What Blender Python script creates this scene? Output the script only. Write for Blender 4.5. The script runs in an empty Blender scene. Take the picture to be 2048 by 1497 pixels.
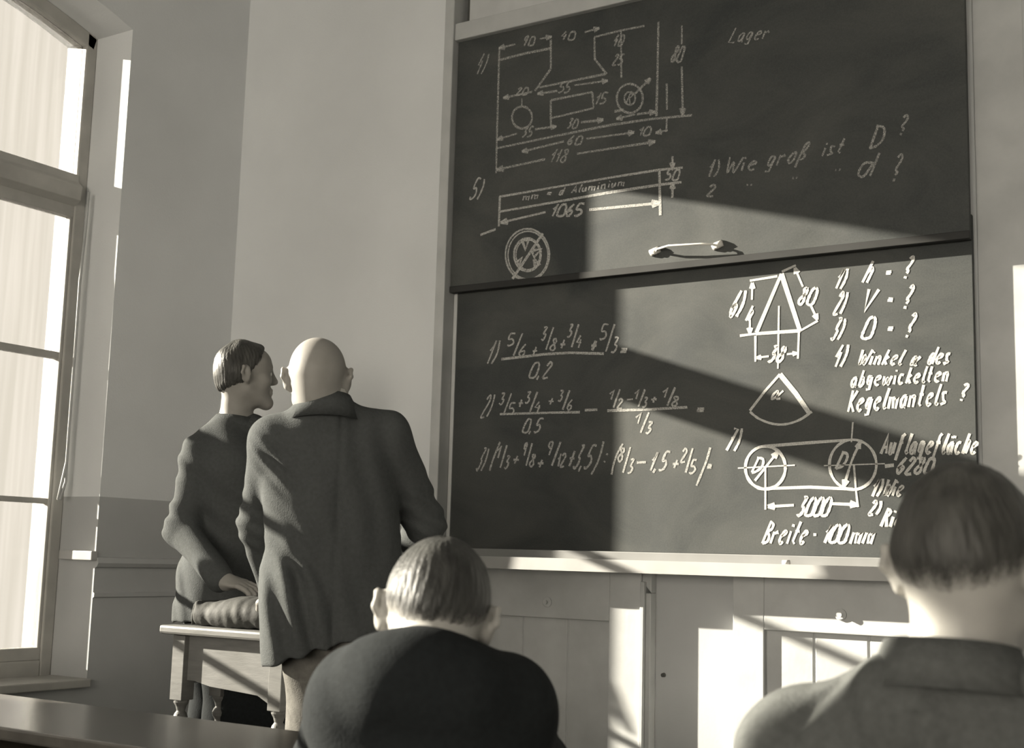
import bpy, math, random
import numpy as np
from mathutils import Vector, Matrix
random.seed(7)

# ---------------------------------------------------------------- camera
FPX = 2612.2
YAW, PITCH, ROLL = 0.5736, 0.14005, 0.02748
CAM = np.array([0.0, 0.0, 1.17])
cy_, sy_ = math.cos(YAW), math.sin(YAW)
FW = np.array([-sy_*math.cos(PITCH), cy_*math.cos(PITCH), math.sin(PITCH)])
R0 = np.array([cy_, sy_, 0.0]); U0 = np.cross(R0, FW)
RT = R0*math.cos(ROLL)+U0*math.sin(ROLL)
UP = -R0*math.sin(ROLL)+U0*math.cos(ROLL)
scene = bpy.context.scene
col = scene.collection
cd = bpy.data.cameras.new('camera'); cam = bpy.data.objects.new('camera', cd); col.objects.link(cam)
cd.sensor_fit = 'HORIZONTAL'; cd.sensor_width = 36.0; cd.lens = 36.0*FPX/2048.0
cd.clip_start = 0.05; cd.clip_end = 200
cam.matrix_world = Matrix(((RT[0], UP[0], -FW[0], CAM[0]), (RT[1], UP[1], -FW[1], CAM[1]), (RT[2], UP[2], -FW[2], CAM[2]), (0, 0, 0, 1)))
cd.dof.use_dof = True; cd.dof.focus_distance = 4.3; cd.dof.aperture_fstop = 5.6
scene.camera = cam
# ---------------------------------------------------------------- light
vs = scene.view_settings
vs.view_transform = 'Standard'; vs.look = 'None'; vs.gamma = 1.0; vs.use_curve_mapping = False
vs.exposure = 0.0
SKY = 16.0
SUN = 440.0
w = bpy.data.worlds.new('sky'); scene.world = w; w.use_nodes = True
bg = w.node_tree.nodes['Background']; bg.inputs[0].default_value = (1.0, 0.92, 0.79, 1); bg.inputs[1].default_value = SKY
sd = bpy.data.lights.new('sun', 'SUN'); so = bpy.data.objects.new('sun', sd); col.objects.link(so)
sd.energy = SUN; sd.angle = math.radians(0.55); sd.color = (1.0, 0.93, 0.79)
SUNDIR = Vector((3.24, 1.0, -1.12)).normalized()
so.rotation_euler = SUNDIR.to_track_quat('-Z', 'Y').to_euler(); so.location = (-8, -2, 6)
scene.cycles.max_bounces = 10; scene.cycles.diffuse_bounces = 6; scene.cycles.transparent_max_bounces = 12
scene.cycles.sample_clamp_indirect = 6.0
scene.cycles.caustics_reflective = False; scene.cycles.caustics_refractive = False
LW = -4.28            # inner face of the window wall
BW = 4.25             # inner face of the blackboard wall
GX = -4.53            # plane of the window glass
RX, RY, CZ = 3.2, -6.2, 3.95
FILL_WINS = [(-3.3, -1.5), (-.9, .9), (1.2, 3.0)]          # unseen rear windows, added to brighten the blackboard wall
WINS = [(1.75, 3.57), (-0.65, 1.15), (-3.05, -1.25), (-5.45, -3.65)]
for a, b in WINS:     # daylight sampling portals in the window openings
    ld = bpy.data.lights.new('window_portal', 'AREA'); ld.shape = 'RECTANGLE'; ld.size = b-a; ld.size_y = 2.95
    lo = bpy.data.objects.new('window_portal', ld); col.objects.link(lo)
    lo.location = (GX-0.06, (a+b)/2, 2.0); lo.rotation_euler = Vector((1, 0, 0)).to_track_quat('-Z', 'Z').to_euler()
    ld.cycles.is_portal = True
for a, b in FILL_WINS:
    ld = bpy.data.lights.new('window_portal', 'AREA'); ld.shape = 'RECTANGLE'; ld.size = b-a; ld.size_y = 2.95
    lo = bpy.data.objects.new('window_portal', ld); col.objects.link(lo)
    lo.location = ((a+b)/2, RY-.31, 2.0); lo.rotation_euler = Vector((0, 1, 0)).to_track_quat('-Z', 'Z').to_euler(); ld.cycles.is_portal = True

# ---------------------------------------------------------------- helpers
def ray(x, y): return FW+RT*((x-1024)/FPX)-UP*((y-748.5)/FPX)
def dp(x, y, d): return CAM+ray(x, y)*d                    # pixel + depth
def atY(x, y, Y): r = ray(x, y); return CAM+r*(Y/r[1])
def atX(x, y, X): r = ray(x, y); return CAM+r*(X/r[0])
def atZ(x, y, Z): r = ray(x, y); return CAM+r*((Z-CAM[2])/r[2])

def link(o, parent=None):
    col.objects.link(o)
    if parent is not None:
        o.parent = parent
        o.matrix_parent_inverse = parent.matrix_world.inverted() if False else Matrix.Translation(-parent.location)
    return o
def tag(o, label=None, cat=None, group=None, kind=None):
    if label: o['label'] = label
    if cat: o['category'] = cat
    if group: o['group'] = group
    if kind: o['kind'] = kind
    return o
def empty(name, loc=(0, 0, 0)):
    o = bpy.data.objects.new(name, None); o.location = loc; o.empty_display_size = 0.1; col.objects.link(o); return o

class MB:
    def __init__(s): s.v = []; s.f = []
    def add(s, v, f):
        n = len(s.v); s.v += [tuple(map(float, p)) for p in v]; s.f += [tuple(n+i for i in q) for q in f]
    def box(s, x0, x1, y0, y1, z0, z1):
        x0, x1 = min(x0, x1), max(x0, x1); y0, y1 = min(y0, y1), max(y0, y1); z0, z1 = min(z0, z1), max(z0, z1)
        s.add([(x0, y0, z0), (x1, y0, z0), (x1, y1, z0), (x0, y1, z0), (x0, y0, z1), (x1, y0, z1), (x1, y1, z1), (x0, y1, z1)],
              [(0, 3, 2, 1), (4, 5, 6, 7), (0, 1, 5, 4), (1, 2, 6, 5), (2, 3, 7, 6), (3, 0, 4, 7)])
    def prism(s, poly, axis, a, b):
        """poly: 2-D outline; axis 0/1/2 is the extrusion axis"""
        def P(u, v, t): return {0: (t, u, v), 1: (u, t, v), 2: (u, v, t)}[axis]
        n = len(poly)
        s.add([P(u, v, a) for u, v in poly]+[P(u, v, b) for u, v in poly],
              [tuple(range(n))[::-1], tuple(range(n, 2*n))]+[(i, (i+1) % n, n+(i+1) % n, n+i) for i in range(n)])
    def lathe(s, c, prof, n=20):
        vs_ = []; fs = []
        for r, z in prof:
            for k in range(n):
                a = 2*math.pi*k/n; vs_.append((c[0]+r*math.cos(a), c[1]+r*math.sin(a), c[2]+z))
        for j in range(len(prof)-1):
            for k in range(n):
                fs.append((j*n+k, j*n+(k+1) % n, (j+1)*n+(k+1) % n, (j+1)*n+k))
        fs.append(tuple(range(n))[::-1]); fs.append(tuple((len(prof)-1)*n+k for k in range(n)))
        s.add(vs_, fs)
    def tube(s, pts, r, n=8):
        pts = [Vector(p) for p in pts]; rs = r if isinstance(r, (list, tuple)) else [r]*len(pts)
        vs_ = []; fs = []
        for i, p in enumerate(pts):
            t = (pts[min(i+1, len(pts)-1)]-pts[max(i-1, 0)]).normalized()
            a = t.orthogonal().normalized() if i == 0 else (a-t*a.dot(t)).normalized()
            b = t.cross(a)
            for k in range(n):
                q = 2*math.pi*k/n; vs_.append(p+(a*math.cos(q)+b*math.sin(q))*rs[i])
        for j in range(len(pts)-1):
            for k in range(n):
                fs.append((j*n+k, j*n+(k+1) % n, (j+1)*n+(k+1) % n, (j+1)*n+k))
        fs.append(tuple(range(n))[::-1]); fs.append(tuple((len(pts)-1)*n+k for k in range(n)))
        s.add(vs_, fs)
    def build(s, name, mat, parent=None, smooth=False, bevel=0.0, origin=None):
        me = bpy.data.meshes.new(name)
        o = bpy.data.objects.new(name, me)
        if parent is None and origin is None and s.v:
            a = np.array(s.v); origin = ((a[:, 0].min()+a[:, 0].max())/2, (a[:, 1].min()+a[:, 1].max())/2, a[:, 2].min())
        if origin is not None and parent is None:
            ox = Vector(origin); me.from_pydata([tuple(Vector(p)-ox) for p in s.v], [], s.f); o.location = ox
        else:
            me.from_pydata(s.v, [], s.f)
        me.materials.append(mat); me.update()
        if smooth: me.polygons.foreach_set('use_smooth', [True]*len(me.polygons))
        if bevel:
            m = o.modifiers.new('bevel', 'BEVEL'); m.width = bevel; m.segments = 2; m.limit_method = 'ANGLE'
            m.harden_normals = False
        link(o, parent)
        return o

def box_obj(name, b, mat, parent=None, bevel=0.003):
    m = MB(); m.box(*b); return m.build(name, mat, parent, bevel=bevel)

# ---------------------------------------------------------------- materials
def mat(name, c, rough=0.7, var=0.12, scale=6.0, bump=0.0, bscale=60.0, spec=0.3, c2=None, stretch=None, detail=6, sheen=0.0):
    m = bpy.data.materials.new(name); m.use_nodes = True
    nt = m.node_tree; N = nt.nodes; L = nt.links; b = N['Principled BSDF']
    b.inputs['Roughness'].default_value = rough
    b.inputs['Specular IOR Level'].default_value = spec
    if sheen:
        b.inputs['Sheen Weight'].default_value = sheen; b.inputs['Sheen Roughness'].default_value = 0.5
    tc = N.new('ShaderNodeTexCoord'); mp = N.new('ShaderNodeMapping'); L.new(tc.outputs['Object'], mp.inputs[0])
    if stretch: mp.inputs['Scale'].default_value = stretch
    nz = N.new('ShaderNodeTexNoise'); nz.inputs['Scale'].default_value = scale; nz.inputs['Detail'].default_value = detail
    L.new(mp.outputs[0], nz.inputs[0])
    cr = N.new('ShaderNodeValToRGB'); L.new(nz.outputs[0], cr.inputs[0])
    a = [x*(1-var) for x in c]; d = list(c2) if c2 else [min(1, x*(1+var)) for x in c]
    cr.color_ramp.elements[0].position = 0.3; cr.color_ramp.elements[1].position = 0.7
    cr.color_ramp.elements[0].color = (*a, 1); cr.color_ramp.elements[1].color = (*d, 1)
    L.new(cr.outputs[0], b.inputs['Base Color'])
    if bump:
        n2 = N.new('ShaderNodeTexNoise'); n2.inputs['Scale'].default_value = bscale; n2.inputs['Detail'].default_value = 4
        L.new(mp.outputs[0], n2.inputs[0])
        bp = N.new('ShaderNodeBump'); bp.inputs['Strength'].default_value = bump; bp.inputs['Distance'].default_value = 0.004
        L.new(n2.outputs[0], bp.inputs['Height']); L.new(bp.outputs[0], b.inputs['Normal'])
    return m
M = {}
M['plaster'] = mat('plaster', (.69, .70, .705), .9, .05, 2.0, .15, 120)
M['dado'] = mat('dado_paint', (.43, .435, .435), .6, .07, 3.0, .1, 100)
M['ceiling'] = mat('ceiling_paint', (.72, .74, .75), .9, .03)
M['floor'] = mat('floor_boards', (.12, .12, .118), .5, .25, 5, .1, 60, stretch=(1, 12, 1))
M['low_bounce_wall'] = mat('low_bounce_wall', (.12, .12, .118), .6, .2, 5, stretch=(1, 8, .5))  # unseen right wall, colour darkened to cut bounced light
M['frame'] = mat('window_paint', (.42, .41, .385), .5, .12, 8, .1, 60)
M['post'] = mat('post_paint', (.44, .445, .44), .5, .10, 7, .08, 50)
M['panel'] = mat('panel_paint', (.50, .505, .50), .5, .08, 9, .1, 70)
M['rail'] = mat('rail_paint', (.24, .24, .235), .5, .08)
M['tray'] = mat('tray_wood', (.40, .395, .385), .45, .06, 10, .05)
M['table'] = mat('table_wood', (.15, .149, .143), .45, .15, 12, .08, 60, stretch=(1, 1, 6))
M['desk'] = mat('desk_wood', (.07, .065, .058), .22, .3, 8, .03, 80, spec=.5, stretch=(1, 14, 1))
M['bench'] = mat('bench_wood', (.14, .12, .09), .5, .2, 8)
M['metal'] = mat('pale_metal', (.75, .73, .68), .35, .05, spec=.6)
M['iron'] = mat('dark_iron', (.07, .07, .065), .4, .1)
M['skin'] = mat('skin', (.36, .348, .325), .5, .05, 25, .05, 200)
M['skin_tan'] = mat('skin_tan', (.27, .258, .24), .5, .06, 25, .05, 200)
M['eye'] = mat('eye_white', (.6, .58, .55), .2, .02)
M['hair_dark'] = mat('dark_hair', (.034, .034, .032), .5, .45, 40, .6, 150, spec=.3, stretch=(1, 1, .18))
M['hair_brown'] = mat('brown_hair', (.05, .049, .045), .5, .45, 40, .6, 150, spec=.3, stretch=(1, 1, .18))
M['hair_fair'] = mat('fair_hair', (.13, .12, .10), .5, .4, 40, .6, 150, spec=.3, stretch=(1, 1, .18))
def fade_hair(name, dens=1.0):
    m = M[name]; N = m.node_tree.nodes; L = m.node_tree.links
    a = N.new('ShaderNodeAttribute'); a.attribute_name = 'hair_cover'; tc = N.new('ShaderNodeTexCoord')
    mp = N.new('ShaderNodeMapping'); mp.inputs['Scale'].default_value = (1, 1, .3); L.new(tc.outputs['Object'], mp.inputs[0])
    n = N.new('ShaderNodeTexNoise'); n.inputs['Scale'].default_value = 420; n.inputs['Detail'].default_value = 1; L.new(mp.outputs[0], n.inputs[0])
    ad = N.new('ShaderNodeMath'); ad.operation = 'MULTIPLY_ADD'; ad.inputs[1].default_value = .5; ad.inputs[2].default_value = -.25; L.new(n.outputs[0], ad.inputs[0])
    s_ = N.new('ShaderNodeMath'); s_.operation = 'ADD'; L.new(a.outputs['Fac'], s_.inputs[0]); L.new(ad.outputs[0], s_.inputs[1])
    r_ = N.new('ShaderNodeMapRange'); r_.inputs['From Min'].default_value = .05; r_.inputs['From Max'].default_value = .85; r_.interpolation_type = 'SMOOTHSTEP'
    L.new(s_.outputs[0], r_.inputs[0]); L.new(r_.outputs[0], N['Principled BSDF'].inputs['Alpha'])
for k_ in ('hair_dark', 'hair_brown', 'hair_fair'): fade_hair(k_)
M['stubble'] = mat('cropped_hair', (.15, .145, .135), .8, .35, 120, .5, 400)
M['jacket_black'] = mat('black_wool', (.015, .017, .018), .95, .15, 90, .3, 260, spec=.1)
M['jacket_dark'] = mat('dark_wool', (.068, .072, .072), .95, .10, 90, .4, 260, spec=.1)
M['jacket_grey'] = mat('grey_wool', (.095, .098, .096), .95, .12, 90, .5, 260, spec=.1)
M['trousers'] = mat('trouser_wool', (.13, .125, .115), .95, .2, 50, .3, 260, spec=.1)
M['bag'] = mat('bag_leather', (.05, .05, .047), .75, .3, 18, .5, 45, spec=.2)
M['shoe'] = mat('shoe_leather', (.03, .028, .026), .35, .1)
M['shirt'] = mat('shirt_cotton', (.6, .58, .54), .9, .03)

def board_mat():
    m = bpy.data.materials.new('slate_board'); m.use_nodes = True
    nt = m.node_tree; N = nt.nodes; L = nt.links; b = N['Principled BSDF']
    b.inputs['Roughness'].default_value = .6; b.inputs['Specular IOR Level'].default_value = .25
    tc = N.new('ShaderNodeTexCoord')
    mp = N.new('ShaderNodeMapping'); mp.inputs['Rotation'].default_value = (0, math.radians(25), 0); mp.inputs['Scale'].default_value = (1.0, 1, 1.6)
    L.new(tc.outputs['Object'], mp.inputs[0])
    n1 = N.new('ShaderNodeTexNoise'); n1.inputs['Scale'].default_value = 2.2; n1.inputs['Detail'].default_value = 8; n1.inputs['Roughness'].default_value = .6
    n1.inputs['Distortion'].default_value = .8
    L.new(mp.outputs[0], n1.inputs[0])
    n2 = N.new('ShaderNodeTexNoise'); n2.inputs['Scale'].default_value = 180; L.new(tc.outputs['Object'], n2.inputs[0])
    mx = N.new('ShaderNodeMix'); mx.data_type = 'FLOAT'; mx.inputs[0].default_value = .22
    L.new(n1.outputs[0], mx.inputs[2]); L.new(n2.outputs[0], mx.inputs[3])
    cr = N.new('ShaderNodeValToRGB'); L.new(mx.outputs[0], cr.inputs[0])
    e = cr.color_ramp.elements; e[0].position = .34; e[0].color = (.036, .040, .040, 1); e[1].position = .68; e[1].color = (.078, .080, .075, 1)
    L.new(cr.outputs[0], b.inputs['Base Color'])
    return m
M['board'] = board_mat()
M['board_rail'] = mat('board_rail', (.022, .022, .021), .6, .2)

def chalk_mat(name, a0, a1):
    m = bpy.data.materials.new(name); m.use_nodes = True
    nt = m.node_tree; N = nt.nodes; L = nt.links; b = N['Principled BSDF']
    b.inputs['Base Color'].default_value = (.62, .61, .58, 1); b.inputs['Roughness'].default_value = .95; b.inputs['Specular IOR Level'].default_value = .05
    tc = N.new('ShaderNodeTexCoord'); n = N.new('ShaderNodeTexNoise'); n.inputs['Scale'].default_value = 260; n.inputs['Detail'].default_value = 2
    L.new(tc.outputs['Object'], n.inputs[0])
    mr = N.new('ShaderNodeMapRange'); mr.inputs['From Min'].default_value = .35; mr.inputs['From Max'].default_value = .65
    mr.inputs['To Min'].default_value = a0; mr.inputs['To Max'].default_value = a1
    L.new(n.outputs[0], mr.inputs[0]); L.new(mr.outputs[0], b.inputs['Alpha'])
    return m
M['chalk'] = chalk_mat('chalk_strong', .7, 1.0)
M['chalk_mid'] = chalk_mat('chalk_medium', .35, .72)
M['chalk_faint'] = chalk_mat('chalk_faint', .2, .45)

def glass_mat(name, t):
    m = bpy.data.materials.new(name); m.use_nodes = True
    nt = m.node_tree; N = nt.nodes; L = nt.links; N.remove(N['Principled BSDF'])
    tr = N.new('ShaderNodeBsdfTransparent'); gl = N.new('ShaderNodeBsdfGlossy'); gl.inputs['Roughness'].default_value = .05
    tc = N.new('ShaderNodeTexCoord'); mp = N.new('ShaderNodeMapping'); mp.inputs['Scale'].default_value = (1, 14, .5); L.new(tc.outputs['Object'], mp.inputs[0])
    n = N.new('ShaderNodeTexNoise'); n.inputs['Scale'].default_value = 2.0; L.new(mp.outputs[0], n.inputs[0])
    cr = N.new('ShaderNodeValToRGB'); L.new(n.outputs[0], cr.inputs[0]); e = cr.color_ramp.elements
    e[0].position = .35; e[0].color = (t*.93, t*.93, t*.92, 1); e[1].position = .65; e[1].color = (t, t, t, 1)
    L.new(cr.outputs[0], tr.inputs[0])
    fr = N.new('ShaderNodeFresnel'); fr.inputs[0].default_value = 1.3
    mx = N.new('ShaderNodeMixShader'); L.new(fr.outputs[0], mx.inputs[0]); L.new(tr.outputs[0], mx.inputs[1]); L.new(gl.outputs[0], mx.inputs[2])
    L.new(mx.outputs[0], N['Material Output'].inputs[0])
    return m
M['glass'] = glass_mat('window_glass', .95)
M['dimming_glass'] = glass_mat('dimming_window_glass', .242)  # pane tint set low to dim the sky and sun coming through

# ---------------------------------------------------------------- room shell
def arch_pts(a, b, z, rise, n=14, inset=0.0):
    a += inset; b -= inset
    return [(a+(b-a)*i/n, z+rise*(1-(2*i/n-1)**2)) for i in range(n+1)]
SPR, RISE = 3.36, 0.15        # springing height and rise of the window arches
SILL = 0.62
wl = MB(); XO = LW-0.42
edges = [RY]+[v for a, b in sorted(WINS) for v in (a, b)]+[BW+0.2]
DADO = 1.372
dl = MB()
for i in range(0, len(edges), 2):                       # piers
    wl.box(XO, LW, edges[i], edges[i+1], DADO, CZ); dl.box(XO, LW, edges[i], edges[i+1], 0, DADO)
for a, b in WINS:
    dl.box(XO, LW, a, b, 0, SILL)
    wl.prism([(a, CZ)]+arch_pts(a, b, SPR, RISE)+[(b, CZ)], 0, XO, LW)
tag(wl.build('wall_left', M['plaster']), kind='structure')
tag(dl.build('wall_left_lower', M['dado']), kind='structure')
m = MB(); m.box(LW-.42, RX+.2, BW, BW+.2, DADO, CZ); tag(m.build('wall_back', M['plaster']), kind='structure')
m = MB(); m.box(LW-.42, RX+.2, BW, BW+.2, 0, DADO); tag(m.build('wall_back_lower', M['dado']), kind='structure')
m = MB(); m.box(RX, RX+.2, RY, BW, 0, CZ); tag(m.build('wall_right', M['low_bounce_wall']), kind='structure')
m = MB(); xe = [LW-.42]+[v for ab in FILL_WINS for v in ab]+[RX+.2]
for i in range(0, len(xe), 2): m.box(xe[i], xe[i+1], RY-.42, RY, 0, CZ)
for a, b in FILL_WINS:
    m.box(a, b, RY-.42, RY, 0, SILL); m.prism([(a, CZ)]+arch_pts(a, b, SPR, RISE)+[(b, CZ)], 1, RY-.42, RY)
tag(m.build('wall_front', M['plaster']), kind='structure')
m = MB(); m.box(LW-.42, RX+.2, RY-.42, BW+.2, -.1, 0); tag(m.build('floor', M['floor']), kind='structure')
m = MB(); m.box(LW-.42, RX+.2, RY-.42, BW+.2, CZ, CZ+.1); tag(m.build('ceiling', M['ceiling']), kind='structure')
# dado mouldings
m = MB()
for i in range(0, len(edges), 2):
    m.prism([(LW-.001, 1.085), (LW+.012, 1.09), (LW+.02, 1.105), (LW+.014, 1.125), (LW-.001, 1.13)], 1, edges[i]+.0, min(edges[i+1], BW))
    m.prism([(LW-.001, .965), (LW+.008, .97), (LW+.008, .985), (LW-.001, .99)], 1, edges[i], min(edges[i+1], BW))
tag(m.build('trim_1', M['dado']), kind='structure')
m = MB(); m.box(LW, -3.05, BW-.018, BW+.001, 1.09, 1.13); m.box(LW, -3.05, BW-.008, BW+.001, .97, .99)
tag(m.build('trim_2', M['dado']), kind='structure')
m = MB(); m.box(LW, LW+.02, RY, BW, 0, .14); m.box(LW, RX, BW-.02, BW, .0, .3)
tag(m.build('baseboard_back', M['dado']), kind='structure')
# teacher's platform
pd = empty('podium', (-1.9, 3.5, 0)); tag(pd, 'low wooden teaching platform along the blackboard wall, under the small table', 'podium')
nb = 9
for i in range(nb):
    y0 = 2.93+(BW-.03-2.93)*i/nb; y1 = 2.93+(BW-.03-2.93)*(i+1)/nb-.004
    box_obj('plank', (LW+.03, .6, y0, y1, .15, .18), M['floor'], pd, .002)
box_obj('riser', (LW+.03, .6, 2.945, 2.965, 0, .15), M['bench'], pd)

# ---------------------------------------------------------------- windows
def window(n, a, b, gl):
    root = empty('window_%d' % n, (GX, (a+b)/2, SILL)); tag(root, kind='structure')
    x0, x1 = GX-.045, GX+.03
    fw_ = .055
    f = MB()
    f.box(x0, x1, a, a+fw_, SILL, SPR+.02); f.box(x0, x1, b-fw_, b, SILL, SPR+.02); f.box(x0, x1, a+fw_, b-fw_, SILL, SILL+.09)
    top = arch_pts(a, b, SPR, RISE); low = arch_pts(a+fw_*.3, b-fw_*.3, SPR-.06, RISE)
    f.prism(top+low[::-1], 0, x0, x1)
    f.build('window_frame', M['frame'], root, bevel=.006)
    t = MB(); t.prism([(x0, 2.595), (x1-.01, 2.595), (x1+.03, 2.62), (x1+.035, 2.68), (x1+.01, 2.70), (x1+.005, 2.735), (x0, 2.735)], 1, a+fw_*.9, b-fw_*.9)
    t.build('transom', M['frame'], root, bevel=.004)
    c = (a+b)/2
    box_obj('mullion', (x0+.01, x1+.01, c-.045, c+.045, SILL+.05, SPR+RISE-.06), M['frame'], root, .005)
    for (ya, yb) in ((a+fw_, c-.045), (c+.045, b-fw_)):
        s = MB()                                                           # sash of the lower light
        s.box(GX-.02, GX+.022, ya, ya+.014, SILL+.09, 2.6); s.box(GX-.02, GX+.022, yb-.014, yb, SILL+.09, 2.6)
        s.box(GX-.02, GX+.025, ya, yb, SILL+.09, SILL+.14); s.box(GX-.02, GX+.025, ya, yb, 2.55, 2.6)
        s.build('sash', M['frame'], root, bevel=.003)
        for z, h in ((1.955, .015), (1.35, .011)):
            box_obj('muntin', (GX-.016, GX+.016, ya+.01, yb-.01, z-h, z+h), M['frame'], root, .002)
        zs = [(SILL+.13, 1.34), (1.36, 1.945), (1.965, 2.56)]
        for z0, z1 in zs:
            box_obj('pane', (GX-.002, GX+.002, ya+.012, yb-.012, z0, z1), gl, root, 0)
        g = MB(); g.prism([(ya, 2.73)]+[(yb, 2.73)]+[(y, SPR-.055+RISE*(1-(2*(y-a)/(b-a)-1)**2)) for y in np.linspace(yb, ya, 7)], 0, GX-.002, GX+.002)
        g.build('pane', gl, root)
    # inner sill board
    box_obj('window_sill', (GX+.045, LW+.03, a+.002, b-.002, SILL-.002, SILL+.03), M['frame'], root, .004)
    return root
for i, (a, b) in enumerate(WINS): window(i+1, a, b, M['dimming_glass'] if i < 4 else M['glass'])
for i, (a, b) in enumerate(FILL_WINS):
    o = window(5+i, -(b-a)/2, (b-a)/2, M['glass']); o.location = ((a+b)/2, RY-.25, SILL); o.rotation_euler = (0, 0, math.pi/2)  # added rear windows, clear glass for fill light
# rail board across the window reveal (light end grain seen beside the frame)
m = MB(); m.box(GX+.06, LW+.012, 3.57-.03, 3.571, 1.115, 1.152); tag(m.build('trim_3', M['tray'], bevel=.003), kind='structure')
# blind cord hanging down the window frame
pts = [atX(177, 385, GX+.09), atX(172, 450, GX+.085), atX(160, 560, GX+.085), atX(150, 700, GX+.085), atX(140, 830, GX+.085), atX(133, 925, GX+.085), atX(124, 965, GX+.085), atX(116, 1000, GX+.085)]
m = MB(); m.tube(pts, .006, 6); m.tube([atX(133, 925, GX+.085), atX(131, 965, GX+.087), atX(120, 1000, GX+.09)], .006, 6)
tag(m.build('blind_cord', M['post'], smooth=True), 'pale cord looped down beside the tall window frame', 'cord')

# ---------------------------------------------------------------- blackboard unit
XL, XR = -3.0, -0.975          # inner edges of the guide posts
bf = empty('blackboard_frame', (-1.98, 4.2, .18)); tag(bf, 'tall painted wooden guide frame with posts and header around the two sliding blackboards', 'frame')
m = MB(); m.box(XL-.045, XL, 4.13, BW, .18, 3.92); pass
m.build('guide_post', M['post'], bf, bevel=.004)
m = MB(); m.box(XR, XR+.16, 4.236, BW, .18, 3.92)
m.build('guide_post', M['post'], bf, bevel=.004)
m = MB(); m.box(XL, XR, 4.14, BW, 3.262, 3.335)
m.build('header_beam', M['post'], bf, bevel=.005)
m = MB(); m.box(XL+.03, XR, 4.20, 4.24, 3.345, 3.92); m.build('back_panel', M['panel'], bf)
m = MB(); m.box(XL, XR+.16, 4.135, BW, 1.165, 1.203); m.build('bottom_rail', M['rail'], bf, bevel=.003)
m = MB(); m.box(XL+.02, XL+.03, 4.2, 4.25, 3.345, 3.9); m.build('pulley_slot', M['iron'], bf)

ub = empty('sliding_blackboard', (-1.98, 4.17, 2.2)); tag(ub, 'upper sliding blackboard with chalked workshop drawing and crossed circle, sunlit at its lower edge', 'blackboard', 'sliding blackboards')
UY, LY = 4.165, 4.2
m = MB(); m.box(XL+.004, XR-.004, UY, UY+.02, 2.236, 3.262); m.build('slate', M['board'], ub, bevel=.002)
box_obj('bottom_rail', (XL+.004, XR-.004, UY-.006, UY+.022, 2.212, 2.238), M['board_rail'], ub, .002)
lb = empty('sliding_blackboard', (-1.98, 4.21, 1.2)); tag(lb, 'lower sliding blackboard with chalked fractions, triangle and belt drive sketch', 'blackboard', 'sliding blackboards')
m = MB(); m.box(XL+.018, XR-.006, LY, LY+.02, 1.203, 2.3); m.build('slate', M['board'], lb, bevel=.002)
box_obj('side_rail', (XL+.002, XL+.018, LY-.004, LY+.022, 1.203, 2.3), M['panel'], lb, .002)

# pull handle on the upper board
h1 = atY(1312, 504, UY); h2 = atY(1437, 492, UY)
hd = MB()
hd.tube([(h1[0], UY-.002, h1[2]), (h1[0]+.02, UY-.03, h1[2]+.002), (h1[0]+.07, UY-.042, h1[2]+.006), (h2[0]-.05, UY-.042, h2[2]+.003), (h2[0]-.01, UY-.028, h2[2]), (h2[0], UY-.002, h2[2])], .0042, 8)
ho = hd.build('pull_handle', M['metal'], ub, smooth=True); ho['label'] = 'pale metal pull handle'
for p in (h1, h2):
    q = MB(); q.tube([(p[0]-.02, UY-.004, p[2]-.004), (p[0]+.018, UY-.004, p[2]+.008)], .013, 8); q.tube([(p[0], UY, p[2]), (p[0], UY-.014, p[2])], .012, 10)
    q.build('mounting_plate', M['shirt'], ho, smooth=True)

# ---- chalk
GL = {'0': "30 11 04 08 29 49 68 64 51 30", '1': "04 30 29", '2': "02 20 41 43 09 59", '3': "10 40 24 45 47 29 08", '4': "30 05 55|43 39",
 '5': "50 10 04 34 56 48 19 08", '6': "40 14 07 29 47 45 25 06", '7': "00 50 19|14 44", '8': "30 11 23 46 48 29 08 06 43 41 30", '9': "43 24 12 20 40 43 39",
 '/': "60 09", '+': "32 38|05 65", '-': "05 65", '=': "04 54|06 56", '?': "01 20 41 33 15 36 27|28 29", '(': "30 13 16 39", ')': "10 33 36 19", ',': "18 0a", ':': "12 13|17 18",
 '.': "18 19", 'h': "20 09|15 33 44 39", 'V': "00 29 60", 'O': "30 11 04 08 29 49 68 64 51 30", 'D': "10 09|00 41 55 38 09", 'W': "00 19 33 49 70", 'i': "14 19|11 12",
 'n': "04 09|15 34 45 49", 'k': "20 09|44 16 49", 'e': "16 45 44 24 07 29 48", 'l': "30 17 29 38", 'a': "44 24 06 19 38 45|44 49 59", 'd': "44 14 08 29 44|50 49",
 's': "44 14 27 48 09", 'b': "20 09|15 34 47 29 09", 'g': "44 14 07 28 44|44 3b 0b", 'w': "04 19 35 49 64", 'c': "44 14 07 29 48", 't': "20 18 39|04 44",
 'm': "04 09|05 24 39|35 54 59", 'B': "10 09|00 41 43 14|14 46 48 09", 'r': "04 09|15 34 45", 'R': "10 09|00 41 43 14|24 59", 'A': "09 30 59|16 46", 'u': "04 08 29 44|44 49",
 'f': "40 21 0c|04 44", '\u00e4': "44 24 06 19 38 45|44 49 59|22 21|42 41", 'K': "10 09|50 15 59", 'z': "04 44 09 49", 'L': "10 09 59", '"': "03 13|33 43",
 '\u00df': "0c 12 30 42 25 46 38 18", '\u03b1': "54 28 09 06 24 39 59", 'o': "24 07 29 47 44 24", ' ': ""}
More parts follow.
